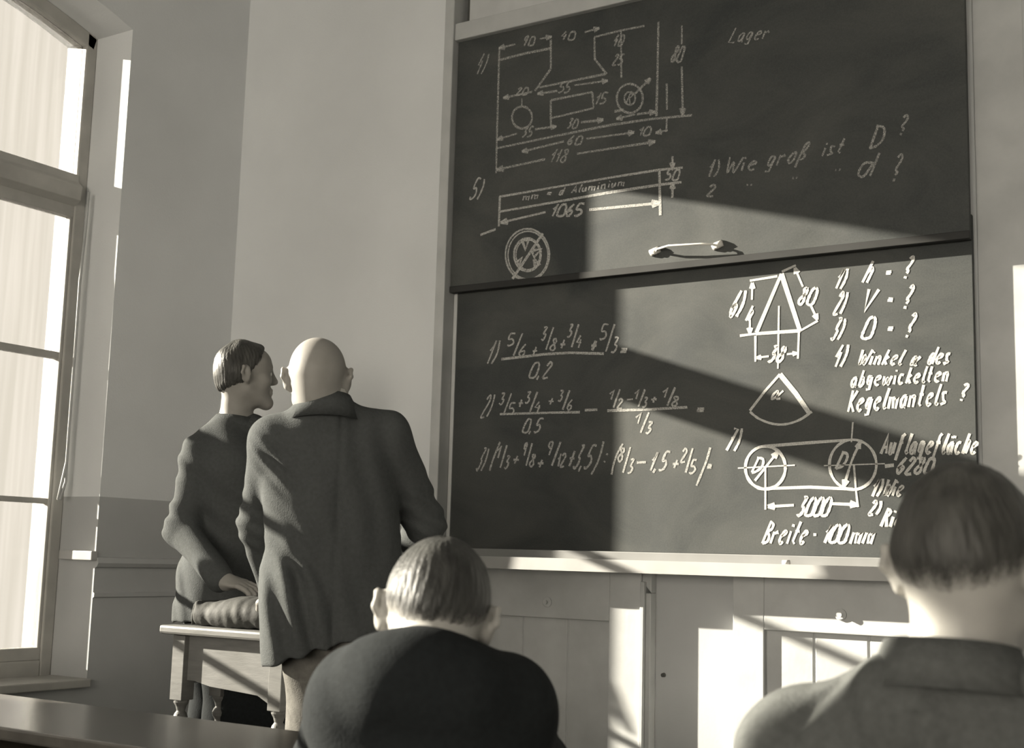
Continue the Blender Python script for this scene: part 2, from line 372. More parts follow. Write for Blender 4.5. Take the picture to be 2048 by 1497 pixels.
def smooth_pts(P, n=5):
    if len(P) < 3: return P
    P = [np.array(p, float) for p in P]; out = []
    for i in range(len(P)-1):
        p0 = P[max(i-1, 0)]; p1 = P[i]; p2 = P[i+1]; p3 = P[min(i+2, len(P)-1)]
        for k in range(n):
            t = k/n; out.append(.5*((2*p1)+(-p0+p2)*t+(2*p0-5*p1+4*p2-p3)*t*t+(-p0+3*p1-3*p2+p3)*t**3))
    out.append(P[-1]); return out
class Chalk:
    def __init__(s, Y): s.Y = Y; s.mb = MB(); s.k = 0
    def line(s, pts, wpx=4.5, sm=False):
        if sm: pts = smooth_pts(pts)
        W = [atY(p[0], p[1], s.Y) for p in pts]
        Q = [(W[0][0], W[0][2])]
        for a in W[1:]:
            if math.hypot(a[0]-Q[-1][0], a[2]-Q[-1][1]) > .0015: Q.append((a[0], a[2]))
        if len(Q) < 2: Q.append((Q[0][0]+.005, Q[0][1]))
        wd = (wpx*1.1+.3)/620.0/2; L = []; Rr = []
        s.k += 1; y = s.Y-.0012-.00002*(s.k % 9)
        for i, q in enumerate(Q):
            a = Q[max(i-1, 0)]; b = Q[min(i+1, len(Q)-1)]; dx, dz = b[0]-a[0], b[1]-a[1]; l = math.hypot(dx, dz) or 1
            ww = wd*(random.uniform(.8, 1.15)); nx, nz = -dz/l*ww, dx/l*ww
            L.append((q[0]+nx, y, q[1]+nz)); Rr.append((q[0]-nx, y, q[1]-nz))
        n = len(Q); s.mb.add(L+Rr, [(i, i+1, n+i+1, n+i) for i in range(n-1)])
    def arrow(s, a, b, wpx=4.5, head=12):
        s.line([a, b], wpx); d = np.array(b, float)-a; d /= np.hypot(*d); nn = np.array([-d[1], d[0]])
        for g in (1, -1): s.line([b, tuple(np.array(b)-d*head+nn*g*head*.35)], wpx+1)
    def text(s, t, x0, x1, y0, y1, wpx=4.2, slant=.36, rise=0.0, adv=None):
        """fits the string between x0 and x1, top y0 to baseline y1"""
        h = y1-y0; ws = [(.45 if c in 'il1,.:()"' else .95 if c in 'mWw' else .7) for c in t]; tot = sum(ws); sc = (x1-x0-slant*h*.5)/tot; x = x0
        for c, w_ in zip(t, ws):
            for st in GL.get(c, "").split('|'):
                if not st: continue
                P = []
                for tok in st.split():
                    u = int(tok[0], 16)/7.0*w_*sc/(.7)*.62*(1.0 if w_ > .5 else 1.3); v = int(tok[1], 16)/9.0
                    px = x+u+slant*h*(1-v)+random.uniform(-.5, .5); py = y0+v*h+rise*(x-x0)+random.uniform(-.6, .6); P.append((px, py))
                s.line(P, wpx, len(P) > 3)
            x += w_*sc
    def frac(s, n, d, x0, x1, y0, y1, wpx=4.2):
        w_ = x1-x0; h = y1-y0
        s.text(n, x0, x0+w_*.50, y0, y0+h*.55, wpx*.9, .2); s.line([(x0+w_*.30, y1), (x0+w_*.74, y0-h*.02)], wpx)
        s.text(d, x0+w_*.55, x1+w_*.08, y0+h*.48, y1+h*.03, wpx*.9, .2)
    def ell(s, cx, cy, rx, ry, wpx=4.5, a0=0, a1=360, n=36):
        s.line([(cx+rx*math.cos(math.radians(a0+(a1-a0)*i/n)), cy+ry*math.sin(math.radians(a0+(a1-a0)*i/n))) for i in range(n+1)], wpx)
    def done(s, name, mt, parent, label=None):
        o = s.mb.build(name, M[mt], parent)
        if label: o['label'] = label
        return o
# lower board, left: fractions
c = Chalk(LY)
c.text('1)', 972, 1000, 682, 728); c.frac('5', '6', 1015, 1056, 668, 712); c.text('+', 1062, 1078, 690, 712); c.frac('3', '8', 1082, 1116, 656, 700); c.text('+', 1117, 1134, 675, 700)
c.frac('3', '4', 1134, 1166, 650, 695); c.text('+', 1178, 1198, 675, 705, 6); c.frac('5', '3', 1200, 1240, 650, 704); c.text('=', 1238, 1262, 688, 712, 5)
c.line([(1003, 719), (1090, 709), (1140, 706), (1208, 708)], 5); c.text('0,2', 1058, 1108, 725, 756)
c.done('chalk_sum', 'chalk_mid', lb, 'chalked fraction sum numbered one')
c = Chalk(LY)
c.text('2)', 962, 988, 790, 834, 3.6); c.frac('3', '5', 998, 1032, 788, 828, 3.8); c.text('+', 1034, 1050, 796, 816, 3.8); c.frac('3', '4', 1050, 1084, 785, 824, 3.8); c.text('+', 1094, 1112, 792, 812, 3.8); c.frac('3', '6', 1116, 1148, 782, 820, 3.8); c.line([(1000, 829), (1100, 826), (1160, 825)], 5)
c.text('0,5', 1044, 1088, 838, 866, 3.8); c.line([(1170, 821), (1195, 820)], 6); c.frac('1', '2', 1218, 1248, 780, 816, 4); c.line([(1254, 800), (1266, 799)], 4); c.frac('1', '3', 1268, 1298, 780, 814, 4); c.text('+', 1300, 1318, 790, 808, 4); c.frac('1', '8', 1324, 1360, 776, 812, 4); c.line([(1215, 822), (1290, 820), (1375, 815)], 6)
c.frac('1', '3', 1270, 1308, 826, 866); c.text('=', 1392, 1416, 810, 828, 5)
c.done('chalk_sum', 'chalk_mid', lb, 'chalked fraction sum numbered two')
c = Chalk(LY)
c.text('3)', 952, 975, 898, 942, 3.6); c.text('(', 978, 992, 884, 942); c.frac('1', '3', 992, 1022, 892, 936); c.text('+', 1024, 1042, 908, 930); c.frac('9', '8', 1044, 1072, 888, 932); c.text('+', 1072, 1092, 915, 938)
c.frac('9', '12', 1092, 1132, 885, 932); c.text('+3,5', 1132, 1190, 892, 938); c.text(')', 1182, 1202, 884, 950); c.text(':', 1206, 1222, 902, 928); c.text('(', 1218, 1240, 888, 950)
c.frac('8', '3', 1236, 1270, 896, 946); c.line([(1274, 926), (1292, 925)], 5); c.text('1,5', 1298, 1340, 905, 942); c.text('+', 1342, 1362, 915, 940); c.frac('2', '5', 1362, 1394, 898, 946)
c.text(')', 1392, 1412, 896, 972); c.text('=', 1412, 1428, 922, 942, 5)
c.done('chalk_sum', 'chalk_mid', lb, 'chalked bracketed fraction sum numbered three')
# cone
c = Chalk(LY)
c.text('6)', 1458, 1490, 582, 634, 6); c.line([(1563, 548), (1513, 666)], 7); c.line([(1563, 548), (1600, 662)], 9); c.line([(1512, 668), (1601, 662)], 6)
c.line([(1558, 612), (1557, 680), (1556, 738)], 3.4); c.line([(1500, 562), (1555, 553)], 4.5); c.arrow((1504, 600), (1505, 566), 4.5); c.arrow((1500, 640), (1500, 668), 4.5)
c.text('h', 1492, 1512, 612, 642, 5.5); c.line([(1480, 672), (1512, 668)], 4.5); c.line([(1564, 544), (1592, 531)], 4); c.arrow((1606, 574), (1590, 536), 4.5); c.arrow((1622, 612), (1635, 640), 4.5)
c.line([(1601, 662), (1636, 642)], 4.5); c.text('80', 1596, 1636, 576, 610, 5.5); c.line([(1511, 672), (1511, 724)], 4.5); c.line([(1598, 664), (1596, 718)], 4.5)
c.arrow((1538, 713), (1514, 716), 4.5, 9); c.arrow((1574, 709), (1594, 707), 4.5, 9); c.text('38', 1536, 1576, 694, 724, 5.5)
c.line([(1560, 749), (1530, 783), (1500, 822)], 5); c.line([(1560, 749), (1592, 788), (1618, 826)], 10); c.line([(1500, 824), (1518, 838), (1545, 848), (1572, 849), (1600, 840), (1624, 824)], 4.5, True)
c.text('\u03b1', 1544, 1576, 770, 798, 4)
c.done('chalk_drawing', 'chalk', lb, 'chalked cone triangle and its unrolled sector')
c = Chalk(LY)
WR = lambda lab, cc: cc.done('chalk_writing', 'chalk', lb, lab)
c.text('1)', 1670, 1696, 538, 578, 5); c.text('h', 1725, 1756, 522, 566, 5.5); c.text('=', 1770, 1788, 538, 552, 5); c.text('?', 1806, 1828, 513, 558, 5)
WR('chalked question for h', c); c = Chalk(LY)
c.text('2)', 1668, 1694, 585, 628, 5); c.text('V', 1722, 1756, 579, 624, 5.5); c.text('=', 1774, 1792, 592, 606, 5); c.text('?', 1806, 1828, 572, 618, 5)
WR('chalked question for V', c); c = Chalk(LY)
c.text('3)', 1662, 1690, 638, 680, 5); c.text('O', 1722, 1754, 634, 678, 5.5); c.text('=', 1774, 1792, 650, 664, 5); c.text('?', 1810, 1832, 628, 676, 5)
WR('chalked question for O', c); c = Chalk(LY)
c.text('4)', 1666, 1696, 690, 734, 5)
c.text('Winkel', 1716, 1812, 700, 730, 4.8); c.text('\u03b1', 1822, 1848, 700, 730, 4.8); c.text('des', 1856, 1908, 694, 728, 4.8)
WR('chalked words Winkel des', c); c = Chalk(LY)
c.text('abgewickelten', 1702, 1904, 742, 774, 4.6, .2, -.06); WR('chalked word abgewickelten', c); c = Chalk(LY); c.text('Kegelmantels', 1696, 1902, 782, 824, 4.8, .2, -.08); c.text('?', 1918, 1940, 768, 802, 4.8)
c.done('chalk_writing', 'chalk', lb, 'chalked word Kegelmantels')
# belt drive
c = Chalk(LY)
c.text('7)', 1452, 1484, 858, 902, 5); c.ell(1531, 936, 40, 43, 6); c.ell(1706, 930, 47, 50, 5); c.line([(1531, 893), (1620, 886), (1706, 880)], 5); c.line([(1530, 978), (1620, 975), (1706, 979)], 6)
c.text('D', 1504, 1534, 916, 946, 5); c.arrow((1510, 962), (1556, 904), 5, 14); c.text('D', 1672, 1702, 905, 938, 5)
c.line([(1690, 972), (1698, 940), (1708, 912), (1722, 886)], 4, True); c.arrow((1698, 940), (1688, 974), 5, 14); c.arrow((1708, 912), (1720, 886), 4.5, 12)
c.line([(1476, 937), (1590, 931)], 2.5); c.line([(1648, 932), (1770, 928)], 2.2); c.line([(1531, 936), (1531, 1020)], 3.5); c.line([(1706, 845), (1703, 885)], 3); c.line([(1708, 930), (1712, 980), (1716, 1015)], 4)
c.arrow((1588, 1011), (1536, 1014), 6, 14); c.arrow((1664, 1008), (1714, 1010), 6, 14); c.text('3000', 1594, 1664, 996, 1032, 5.5)
c.done('chalk_drawing', 'chalk', lb, 'chalked belt drive with two pulleys')
c = Chalk(LY)
c.text('Breite', 1525, 1622, 1044, 1088, 5); c.line([(1627, 1070), (1633, 1070)], 5); c.text('100', 1646, 1700, 1050, 1086, 5.5); c.text('mm', 1700, 1758, 1048, 1088, 5)
WR('chalked note Breite 100 mm', c); c = Chalk(LY)
c.text('Auflagefl\u00e4che', 1762, 1962, 868, 908, 5, .25, 0.0); WR('chalked word for bearing surface', c); c = Chalk(LY); c.line([(1770, 933), (1788, 931)], 6); c.text('6280', 1792, 1872, 916, 948, 5)
WR('chalked number 6280', c); c = Chalk(LY)
c.text('1)', 1742, 1768, 958, 994, 5); c.text('Wie', 1766, 1812, 960, 992, 5); WR('chalked word Wie', c); c = Chalk(LY); c.text('2)', 1738, 1764, 1002, 1030, 5); c.text('Rie', 1762, 1812, 1018, 1054, 5.5)
c.done('chalk_writing', 'chalk', lb, 'chalked letters Rie')
# upper board: plate drawing
Z3 = lambda *P: [(900+u/2.673, 40+v/2.673) for u, v in P]
c = Chalk(UY)
L3 = lambda *P, w=4.5: c.line(Z3(*P), w)
A3 = lambda a, b, w=4.2, h=12: c.arrow(*Z3(a, b), w, h)
T3 = lambda t, u0, u1, v0, v1, w=4: c.text(t, 900+u0/2.673, 900+u1/2.673, 40+v0/2.673, 40+v1/2.673, w)
T3('4)', 135, 205, 180, 290, 3.5)
L3((265, 150), (258, 400), (250, 690), (248, 820)); L3((265, 215), (400, 180), (540, 152), w=5); L3((540, 105), (540, 262), w=5); L3((540, 262), (455, 380), w=5)
A3((350, 130), (262, 152)); T3('90', 385, 460, 88, 138); A3((480, 102), (545, 90)); T3('40', 590, 680, 62, 108); A3((720, 66), (800, 44))
L3((475, 362), (830, 290), w=5); L3((838, 290), (773, 208), w=5); L3((775, 210), (773, 92), w=4.5); L3((773, 92), (900, 60), (1040, 32), w=4.5)
A3((575, 380), (468, 396)); T3('55', 580, 655, 332, 390); A3((665, 350), (845, 325)); A3((440, 385), (285, 418)); T3('20', 355, 425, 362, 402)
L3((1115, 10), (1110, 300), (1104, 515), w=5); L3((915, 60), (917, 310), w=3.5); T3('40', 870, 935, 80, 140); T3('25', 870, 935, 185, 240)
c.ell(*Z3((386, 522))[0], 20, 22, 5); c.ell(*Z3((962, 420))[0], 26, 29, 5); c.ell(*Z3((962, 420))[0], 11, 13, 4); A3((990, 395), (1072, 312), 5)
L3((385, 420), (385, 460), w=3); T3('R', 940, 985, 390, 450, 3)
L3((540, 430), (650, 408), (762, 386), w=5); L3((762, 386), (768, 472), w=4.5); L3((768, 472), (540, 526), w=5); L3((540, 430), (540, 575), w=5); T3('15', 775, 850, 390, 450, 4)
A3((360, 608), (252, 640)); T3('35', 385, 450, 572, 626); A3((455, 585), (570, 570)); T3('30', 625, 690, 530, 580); A3((700, 548), (820, 535), 5); A3((990, 505), (890, 530)); A3((1000, 505), (1098, 492), 5); L3((880, 490), (930, 480), w=6)
L3((250, 687), (560, 622), (860, 562), (1080, 530), (1295, 510), w=5.5)
A3((610, 650), (385, 705)); T3('60', 628, 715, 620, 668); A3((730, 636), (985, 602), 4.5); T3('10', 1008, 1082, 570, 618); A3((1165, 590), (1100, 604))
A3((510, 745), (250, 802), 4.5, 14); T3('118', 535, 645, 692, 762); A3((680, 716), (1098, 652), 5, 14)
L3((1160, 340), (1160, 480), w=4); L3((1160, 520), (1158, 600), w=4); A3((1240, 250), (1245, 510), 4, 14); L3((1240, 30), (1240, 130), w=3); T3('80', 1180, 1255, 140, 225, 4.5)
c.done('chalk_drawing', 'chalk_faint', ub, 'chalked plate drawing with dimensions')
c = Chalk(UY)
T3('5)', 105, 185, 850, 960, 4)
L3((265, 946), (560, 895), (860, 843), (1120, 802), (1245, 790), w=5); L3((265, 1026), (560, 975), (860, 922), (1120, 882), (1238, 868), w=5.5); L3((268, 944), (262, 1105), w=5); L3((1120, 800), (1125, 1045), w=6)
c.text('mm = d Aluminium', *[900+390/2.673, 900+950/2.673], *[40+925/2.673, 40+965/2.673], 3, .28, -.15)
A3((512, 1028), (272, 1085), 5, 14); T3('1065', 540, 725, 985, 1050, 5); A3((745, 1016), (1122, 980), 7, 16)
A3((1190, 730), (1190, 795)); A3((1190, 950), (1190, 872), 5); T3('50', 1150, 1235, 800, 856)
L3((163, 1150), (245, 1120), w=5)
c.done('chalk_drawing', 'chalk_mid', ub, 'chalked long bar with length 1065')
c = Chalk(UY)
q = Z3((415, 1256))[0]
c.ell(*q, 44, 52, 4); c.ell(q[0]+1, q[1]+1, 40, 48, 3); c.ell(*q, 27, 33, 4.5); c.ell(q[0]+1, q[1], 24, 30, 3); c.line(Z3((335, 1385), (497, 1142)), 6)
for P in (((385, 1175), (420, 1180), (405, 1230)), ((440, 1235), (490, 1225), (450, 1270)), ((355, 1300), (385, 1270), (370, 1320)), ((450, 1280), (480, 1310), (455, 1325))):
    z = Z3(*P); c.line([z[0], z[1], z[2], z[0]], 7)
c.done('chalk_drawing', 'chalk_mid', ub, 'chalked round wheel crossed by a diagonal')
c = Chalk(UY)
T4 = lambda t, u0, u1, v0, v1, w=4, sl=.28, r=0: c.text(t, 1380+u0/2.879, 1380+u1/2.879, 40+v0/2.879, 40+v1/2.879, w, sl, r)
T4('1)', 100, 180, 805, 905); T4('Wie', 205, 410, 790, 880, 4, .28, -.1); T4('gro\u00df', 440, 700, 740, 850, 4, .4, -.2); T4('ist', 755, 915, 700, 785, 4, .4, -.2); T4('D', 1035, 1150, 610, 740, 4.5); T4('?', 1200, 1270, 550, 665, 4)
c.done('chalk_writing', 'chalk_faint', ub, 'chalked question asking how large D is'); c = Chalk(UY)
T4('2', 100, 165, 950, 1015, 4.5); T4('"', 315, 370, 930, 990, 4.5); T4('"', 580, 630, 890, 950, 4); T4('"', 825, 880, 845, 905, 4); T4('d', 965, 1125, 765, 900, 4.5); T4('?', 1160, 1230, 775, 930, 4)
c.done('chalk_writing', 'chalk_faint', ub, 'chalked ditto line for d'); c = Chalk(UY)
T4('Lager', 225, 480, 45, 130, 3.2, .4, -.1)
c.done('chalk_writing', 'chalk_faint', ub, 'faint chalked word at the top')

# chalk tray
tr = empty('chalk_tray', (-1.9, 4.08, 1.09)); tag(tr, 'long pale chalk ledge running under the lower blackboard', 'shelf')
TY = 4.085
zt = atY(1300, 1122, TY)[2]; zb = atY(1300, 1148, TY)[2]
m = MB(); m.prism([(TY, zb), (4.135, zb), (4.135, zt-.006), (TY+.016, zt-.006), (TY+.013, zt), (TY+.002, zt)], 0, XL-.02, XR+.17); m.build('ledge', M['tray'], tr)
cp = atY(1572, 1122, TY+.03); m = MB(); m.tube([(cp[0]-.012, TY+.03, zt+.004), (cp[0]+.012, TY+.032, zt+.005)], .009, 8)
tag(m.build('chalk_piece', M['shirt'], smooth=True), 'stub of white chalk lying on the chalk ledge', 'chalk')

# panelled cupboards below the ledge
def cupboard(x0, x1, st, planks, label, knob):
    r = empty('wall_cupboard', ((x0+x1)/2, 4.22, .18)); tag(r, label, 'cupboard', 'panelled cupboards under the blackboard')
    b = MB(); b.box(x0, x1, 4.222, BW-.001, .18, 1.16); b.build('carcass', M['panel'], r)
    d = MB(); yb = 4.224
    d.box(x0, x0+st, LY, yb, .19, 1.15); d.box(x1-st, x1, LY, yb, .19, 1.15); d.box(x0+st, x1-st, LY, yb, .955, 1.15); d.box(x0+st, x1-st, LY, yb, .19, .32)
    d.build('door_frame', M['panel'], r, bevel=.003)
    for a, bb in zip(planks[:-1], planks[1:]):
        box_obj('plank', (a+.0025, bb-.0025, LY+.018, yb+.002, .31, .957), M['panel'], r, .004)
    k = MB(); p = atY(*knob, LY); n = 20
    k.tube([(p[0], LY+.002, p[2]), (p[0], LY-.006, p[2]), (p[0], LY-.008, p[2])], [.019, .019, .015], 20); k.tube([(p[0], LY-.006, p[2]), (p[0], LY-.02, p[2])], [.006, .009], 12)
    k.build('knob', M['panel'], r, smooth=False)
    return r
cupboard(-2.99, -2.145, .126, [-2.866, -2.83, -2.644, -2.45, -2.270], 'panelled plank cupboard under the left half of the blackboard, mostly shaded', (1095, 1205))
cupboard(-1.795, XR, .112, [-1.684, -1.515, -1.333, -1.15, -1.086], 'panelled plank cupboard under the right half of the blackboard, crossed by window shadows', (1682, 1230))
m = MB(); m.box(-2.145, -2.128, 4.192, BW, .18, 1.10); m.box(-2.128, -2.108, 4.206, BW, .18, 1.06); m.prism([(-2.145, 1.10), (-2.108, 1.06), (-2.108, 1.16), (-2.145, 1.16)], 1, 4.21, BW)
tag(m.build('door_stop_post', M['post'], bevel=.003), 'slim upright wooden moulding between the two cupboards', 'post')
p = atY(1328, 1351, BW); m = MB(); m.tube([(p[0], BW+.001, p[2]), (p[0], BW-.012, p[2])], [.008, .007], 12)
tag(m.build('wall_peg', M['iron']), 'tiny dark peg in the wall between the two cupboards', 'peg')
p = atY(888, 604, BW-.03); m = MB(); m.tube([(XL-.075, BW+.001, p[2]), (XL-.075, BW-.01, p[2])], [.008, .007], 10)
tag(m.build('screw_head', M['panel']), 'small round screw head in the wall beside the left guide post', 'screw')
# box of cable between: the light casing right of the board
m = MB(); m.box(XR+.16, XR+.2, 4.225, BW, .18, 3.92); tag(m.build('trim_4', M['dado']), kind='structure')

# ---------------------------------------------------------------- small table on the platform
TYF = 2.95; tz = 1.17-.27*TYF/3.323
tl = atY(318, 1250, TYF)[0]; trx = atY(566, 1300, TYF)[0]+.035
lx0 = atY(345, 1300, TYF+.02)[0]; lx1 = atY(566, 1300, TYF+.02)[0]
dep = .26
tb = empty('side_table', ((tl+trx)/2, TYF+dep/2, .18)); tag(tb, 'small wooden table with turned legs and deep apron beside the standing men', 'table')
box_obj('table_top', (tl, trx, TYF, TYF+dep, tz-.028, tz), M['table'], tb, .008)
lw = .052
def leg(x, y):
    b = MB(); zt_ = tz-.03; zb_ = zt_-.2
    b.box(x, x+lw, y, y+lw, zb_, zt_)
    H = zb_-.18; c_ = (x+lw/2, y+lw/2, .18)
    prof = [(.016, 0), (.022, .02), (.024, .05), (.016, .075), (.014, .09), (.018, .10)]
    n0 = [(.018+.006*math.sin(math.pi*i/14), .10+(H-.24)*i/14) for i in range(15)]
    prof += n0+[(.014, H-.135), (.022, H-.122), (.025, H-.11), (.022, H-.098), (.014, H-.088), (.013, H-.075), (.021, H-.062), (.023, H-.052), (.019, H-.042), (.013, H-.034), (.017, H-.02), (.024, H-.008), (.025, H+.002)]
    b.lathe(c_, prof, 20)
    o = b.build('leg', M['table'], tb, bevel=.002); return o
for x in (lx0, lx1-lw):
    for y in (TYF+.02, TYF+dep-.02-lw): leg(x, y)
ap = MB(); xa, xb = lx0+lw, lx1-lw; za = tz-.03; zb_ = za-.15
ap.prism([(xa, za), (xa, zb_+.012), (xa+.03, zb_+.012), (xa+.1, zb_), (xb-.06, zb_-.012), (xb-.02, zb_-.03), (xb, zb_-.05), (xb, za)], 1, TYF+.04, TYF+.058)
ap.build('apron', M['table'], tb)
for x in (lx0+.018, lx1-.034):
    a = MB(); a.box(x, x+.016, TYF+.02+lw, TYF+dep-.02-lw, zb_, za); a.build('apron', M['table'], tb)
a = MB(); a.box(xa-.01, xb+.01, TYF+dep-.055, TYF+dep-.04, .24, za); q_ = a.build('back_panel', M['jacket_black'], tb); q_['label'] = 'added dark panel filling the space under the table'  # black panel added to keep the space under the table dark

# ---------------------------------------------------------------- implicit surfaces (for people and soft things)
def rc(a, b, ra, rb, k=.02):
    a = np.array(a, float); b = np.array(b, float); ab = b-a; L2 = max(ab@ab, 1e-9); rm = max(ra, rb)
    def f(P):
        v = P-a; t = np.clip(v@ab/L2, 0, 1); return np.linalg.norm(v-t[..., None]*ab, axis=-1)-(ra+(rb-ra)*t)
    return dict(f=f, lo=np.minimum(a, b)-rm, hi=np.maximum(a, b)+rm, k=k, op='u')
def ell(c, r, R=None, k=.02, op='u'):
    c = np.array(c, float); r = np.array(r, float); R = np.eye(3) if R is None else np.array(R, float)   # rows of R: local axes in world
    def f(P):
        q = (P-c)@R.T; k0 = np.linalg.norm(q/r, axis=-1); k1 = np.linalg.norm(q/(r*r), axis=-1)+1e-9; return np.where(k0 < 1e-4, -r.min(), k0*(k0-1)/k1)
    return dict(f=f, lo=c-r.max(), hi=c+r.max(), k=k, op=op)
def ecap(a, b, wa, da, wb, db, right, k=.03):
    a = np.array(a, float); b = np.array(b, float); ab = b-a; L = np.linalg.norm(ab); ax = ab/L
    rt = np.array(right, float); rt = rt-ax*(rt@ax); rt /= np.linalg.norm(rt); fd = np.cross(ax, rt)
    def f(P):
        v = P-a; t = np.clip(v@ax/L, 0, 1); u = v-t[..., None]*ab; W = wa+(wb-wa)*t; Dd = da+(db-da)*t
        x = u@rt; y = u@fd; z = u@ax; m = np.minimum(W, Dd)
        X = x/W; Y = y/Dd; Zz = z/m
        k0 = np.sqrt(X*X+Y*Y+Zz*Zz); k1 = np.sqrt((X/W)**2+(Y/Dd)**2+(Zz/m)**2)+1e-9
        return np.where(k0 < 1e-3, -m, k0*(k0-1)/k1)
    rm = max(wa, wb, da, db)
    return dict(f=f, lo=np.minimum(a, b)-rm, hi=np.maximum(a, b)+rm, k=k, op='u')
def plane(n, p, k=.004):      # cuts away the side n points to
    n = np.array(n, float); n /= np.linalg.norm(n); p = np.array(p, float)
    return dict(f=lambda P: (P-p)@n, lo=None, hi=None, k=k, op='i')
def sub(pr, k=.008):
    q = dict(pr); q['op'] = 's'; q['k'] = k; return q
def implicit(name, prims, h, mt, parent=None, disp=None, dmax=.02, origin=None, rel=None):
    U = [p for p in prims if p['op'] == 'u']
    lo = np.min([p['lo'] for p in U], axis=0)-3*h-dmax; hi = np.max([p['hi'] for p in U], axis=0)+3*h+dmax
    B = 12; nb_ = np.ceil((hi-lo)/(B*h)).astype(int); n = nb_*B+1
    V = np.full(tuple(n), 1.0, np.float32)
    bi = np.stack(np.meshgrid(*[np.arange(k) for k in nb_], indexing='ij'), -1).reshape(-1, 3)
    cen = lo+(bi+.5)*B*h; rad = B*h*.87
    D = np.stack([p['f'](cen) for p in prims], 1)
    um = np.array([p['op'] == 'u' for p in prims]); mn = D[:, um].min(1)
    inside = mn < -(rad+dmax+.03)
    act = np.nonzero((mn < rad+dmax+.04) & ~inside)[0]
    for b0 in bi[np.nonzero(inside)[0]]*B: V[b0[0]:b0[0]+B+1, b0[1]:b0[1]+B+1, b0[2]:b0[2]+B+1] = -1
    g = np.arange(B+1)*h; off = np.stack(np.meshgrid(g, g, g, indexing='ij'), -1).reshape(-1, 3)
    for ia in act:
        b0 = bi[ia]*B; P = lo+b0*h+off; d = None
        for j, p in enumerate(prims):
            kk = p['k']
            if p['op'] == 'u':
                if D[ia, j] > mn[ia]+2*rad+kk+.02 and D[ia, j] > rad+kk+dmax: continue
                e = p['f'](P)
                if d is None: d = e
                else:
                    hh = np.clip(.5+.5*(d-e)/kk, 0, 1); d = d+(e-d)*hh-kk*hh*(1-hh)
            elif d is not None:
                e = p['f'](P)
                if p['op'] == 's': e = -e
                hh = np.clip(.5-.5*(d-e)/kk, 0, 1); d = d+(e-d)*hh+kk*hh*(1-hh)
        if d is None: continue
        if disp is not None: d = d+disp(P)
        V[b0[0]:b0[0]+B+1, b0[1]:b0[1]+B+1, b0[2]:b0[2]+B+1] = d.reshape(B+1, B+1, B+1)
    S = V < 0
    c8 = [(0, 0, 0), (1, 0, 0), (0, 1, 0), (1, 1, 0), (0, 0, 1), (1, 0, 1), (0, 1, 1), (1, 1, 1)]
    nx, ny, nz = n-1
    cnt = np.zeros((nx, ny, nz), np.int8)
    for a, b, c_ in c8: cnt += S[a:a+nx, b:b+ny, c_:c_+nz]
    cell = np.argwhere((cnt > 0) & (cnt < 8)); idx = np.full((nx, ny, nz), -1, np.int32); idx[tuple(cell.T)] = np.arange(len(cell))
    val = np.stack([V[cell[:, 0]+a, cell[:, 1]+b, cell[:, 2]+c_] for a, b, c_ in c8], 1)
    acc = np.zeros((len(cell), 3)); num = np.zeros(len(cell))
    C8 = np.array(c8, float)
    for i in range(8):
        for j in range(i+1, 8):
            if np.abs(C8[i]-C8[j]).sum() != 1: continue
            a, b = val[:, i], val[:, j]; mk = (a < 0) != (b < 0); t = np.where(mk, a/(a-b+1e-12), 0)
            acc += np.where(mk[:, None], C8[i]+t[:, None]*(C8[j]-C8[i]), 0); num += mk
    vert = lo+(cell+acc/num[:, None])*h
    F = []
    for ax in range(3):
        e = [0, 0, 0]; e[ax] = 1
        A = S[:n[0]-e[0], :n[1]-e[1], :n[2]-e[2]]; Bq = S[e[0]:, e[1]:, e[2]:]
        ed = np.argwhere(A != Bq); u, v = [(1, 2), (2, 0), (0, 1)][ax]
        ok = (ed[:, u] > 0) & (ed[:, v] > 0) & (ed[:, u] < (n-1)[u]) & (ed[:, v] < (n-1)[v]); ed = ed[ok]
        q = []
        for du, dv in ((0, 0), (1, 0), (1, 1), (0, 1)):
            e2 = ed.copy(); e2[:, u] -= du; e2[:, v] -= dv; q.append(idx[tuple(e2.T)])
        q = np.stack(q, 1); s_ = A[tuple(ed.T)]
        q[~s_] = q[~s_][:, ::-1]; F.append(q)
    F = np.concatenate(F)
    F = F[(F >= 0).all(1)]
    # keep the largest connected piece only is not needed; drop nothing
    me = bpy.data.meshes.new(name)
    org = np.array(origin if origin is not None else (0, 0, 0), float)
    me.vertices.add(len(vert)); me.vertices.foreach_set('co', (vert-org).astype(np.float32).ravel())
    me.loops.add(len(F)*4); me.loops.foreach_set('vertex_index', F.astype(np.int32).ravel())
    me.polygons.add(len(F)); me.polygons.foreach_set('loop_start', np.arange(len(F), dtype=np.int32)*4)
    me.update(calc_edges=True); me.polygons.foreach_set('use_smooth', np.ones(len(F), bool))
    me.materials.append(mt); me.validate()
    o = bpy.data.objects.new(name, me)
    if parent is None:
        o.location = tuple(org); col.objects.link(o)
    else:
        o.location = (0, 0, 0); link(o, parent); 
    return o

def frame_from(fwd, up=(0, 0, 1)):
    f = np.array(fwd, float); f /= np.linalg.norm(f); u = np.array(up, float); r = np.cross(f, u); r /= np.linalg.norm(r); u = np.cross(r, f)
    return np.stack([r, f, u])                      # rows: right, forward, up
def rot_frame(Rm, roll=0, pitch=0):
    """pitch>0 bows the face down, roll>0 tips the crown to the person's right"""
    r, f, u = Rm
    f2 = f*math.cos(pitch)-u*math.sin(pitch); u2 = u*math.cos(pitch)+f*math.sin(pitch)
    r3 = r*math.cos(roll)-u2*math.sin(roll); u3 = u2*math.cos(roll)+r*math.sin(roll)
    return np.stack([r3, f2, u3])

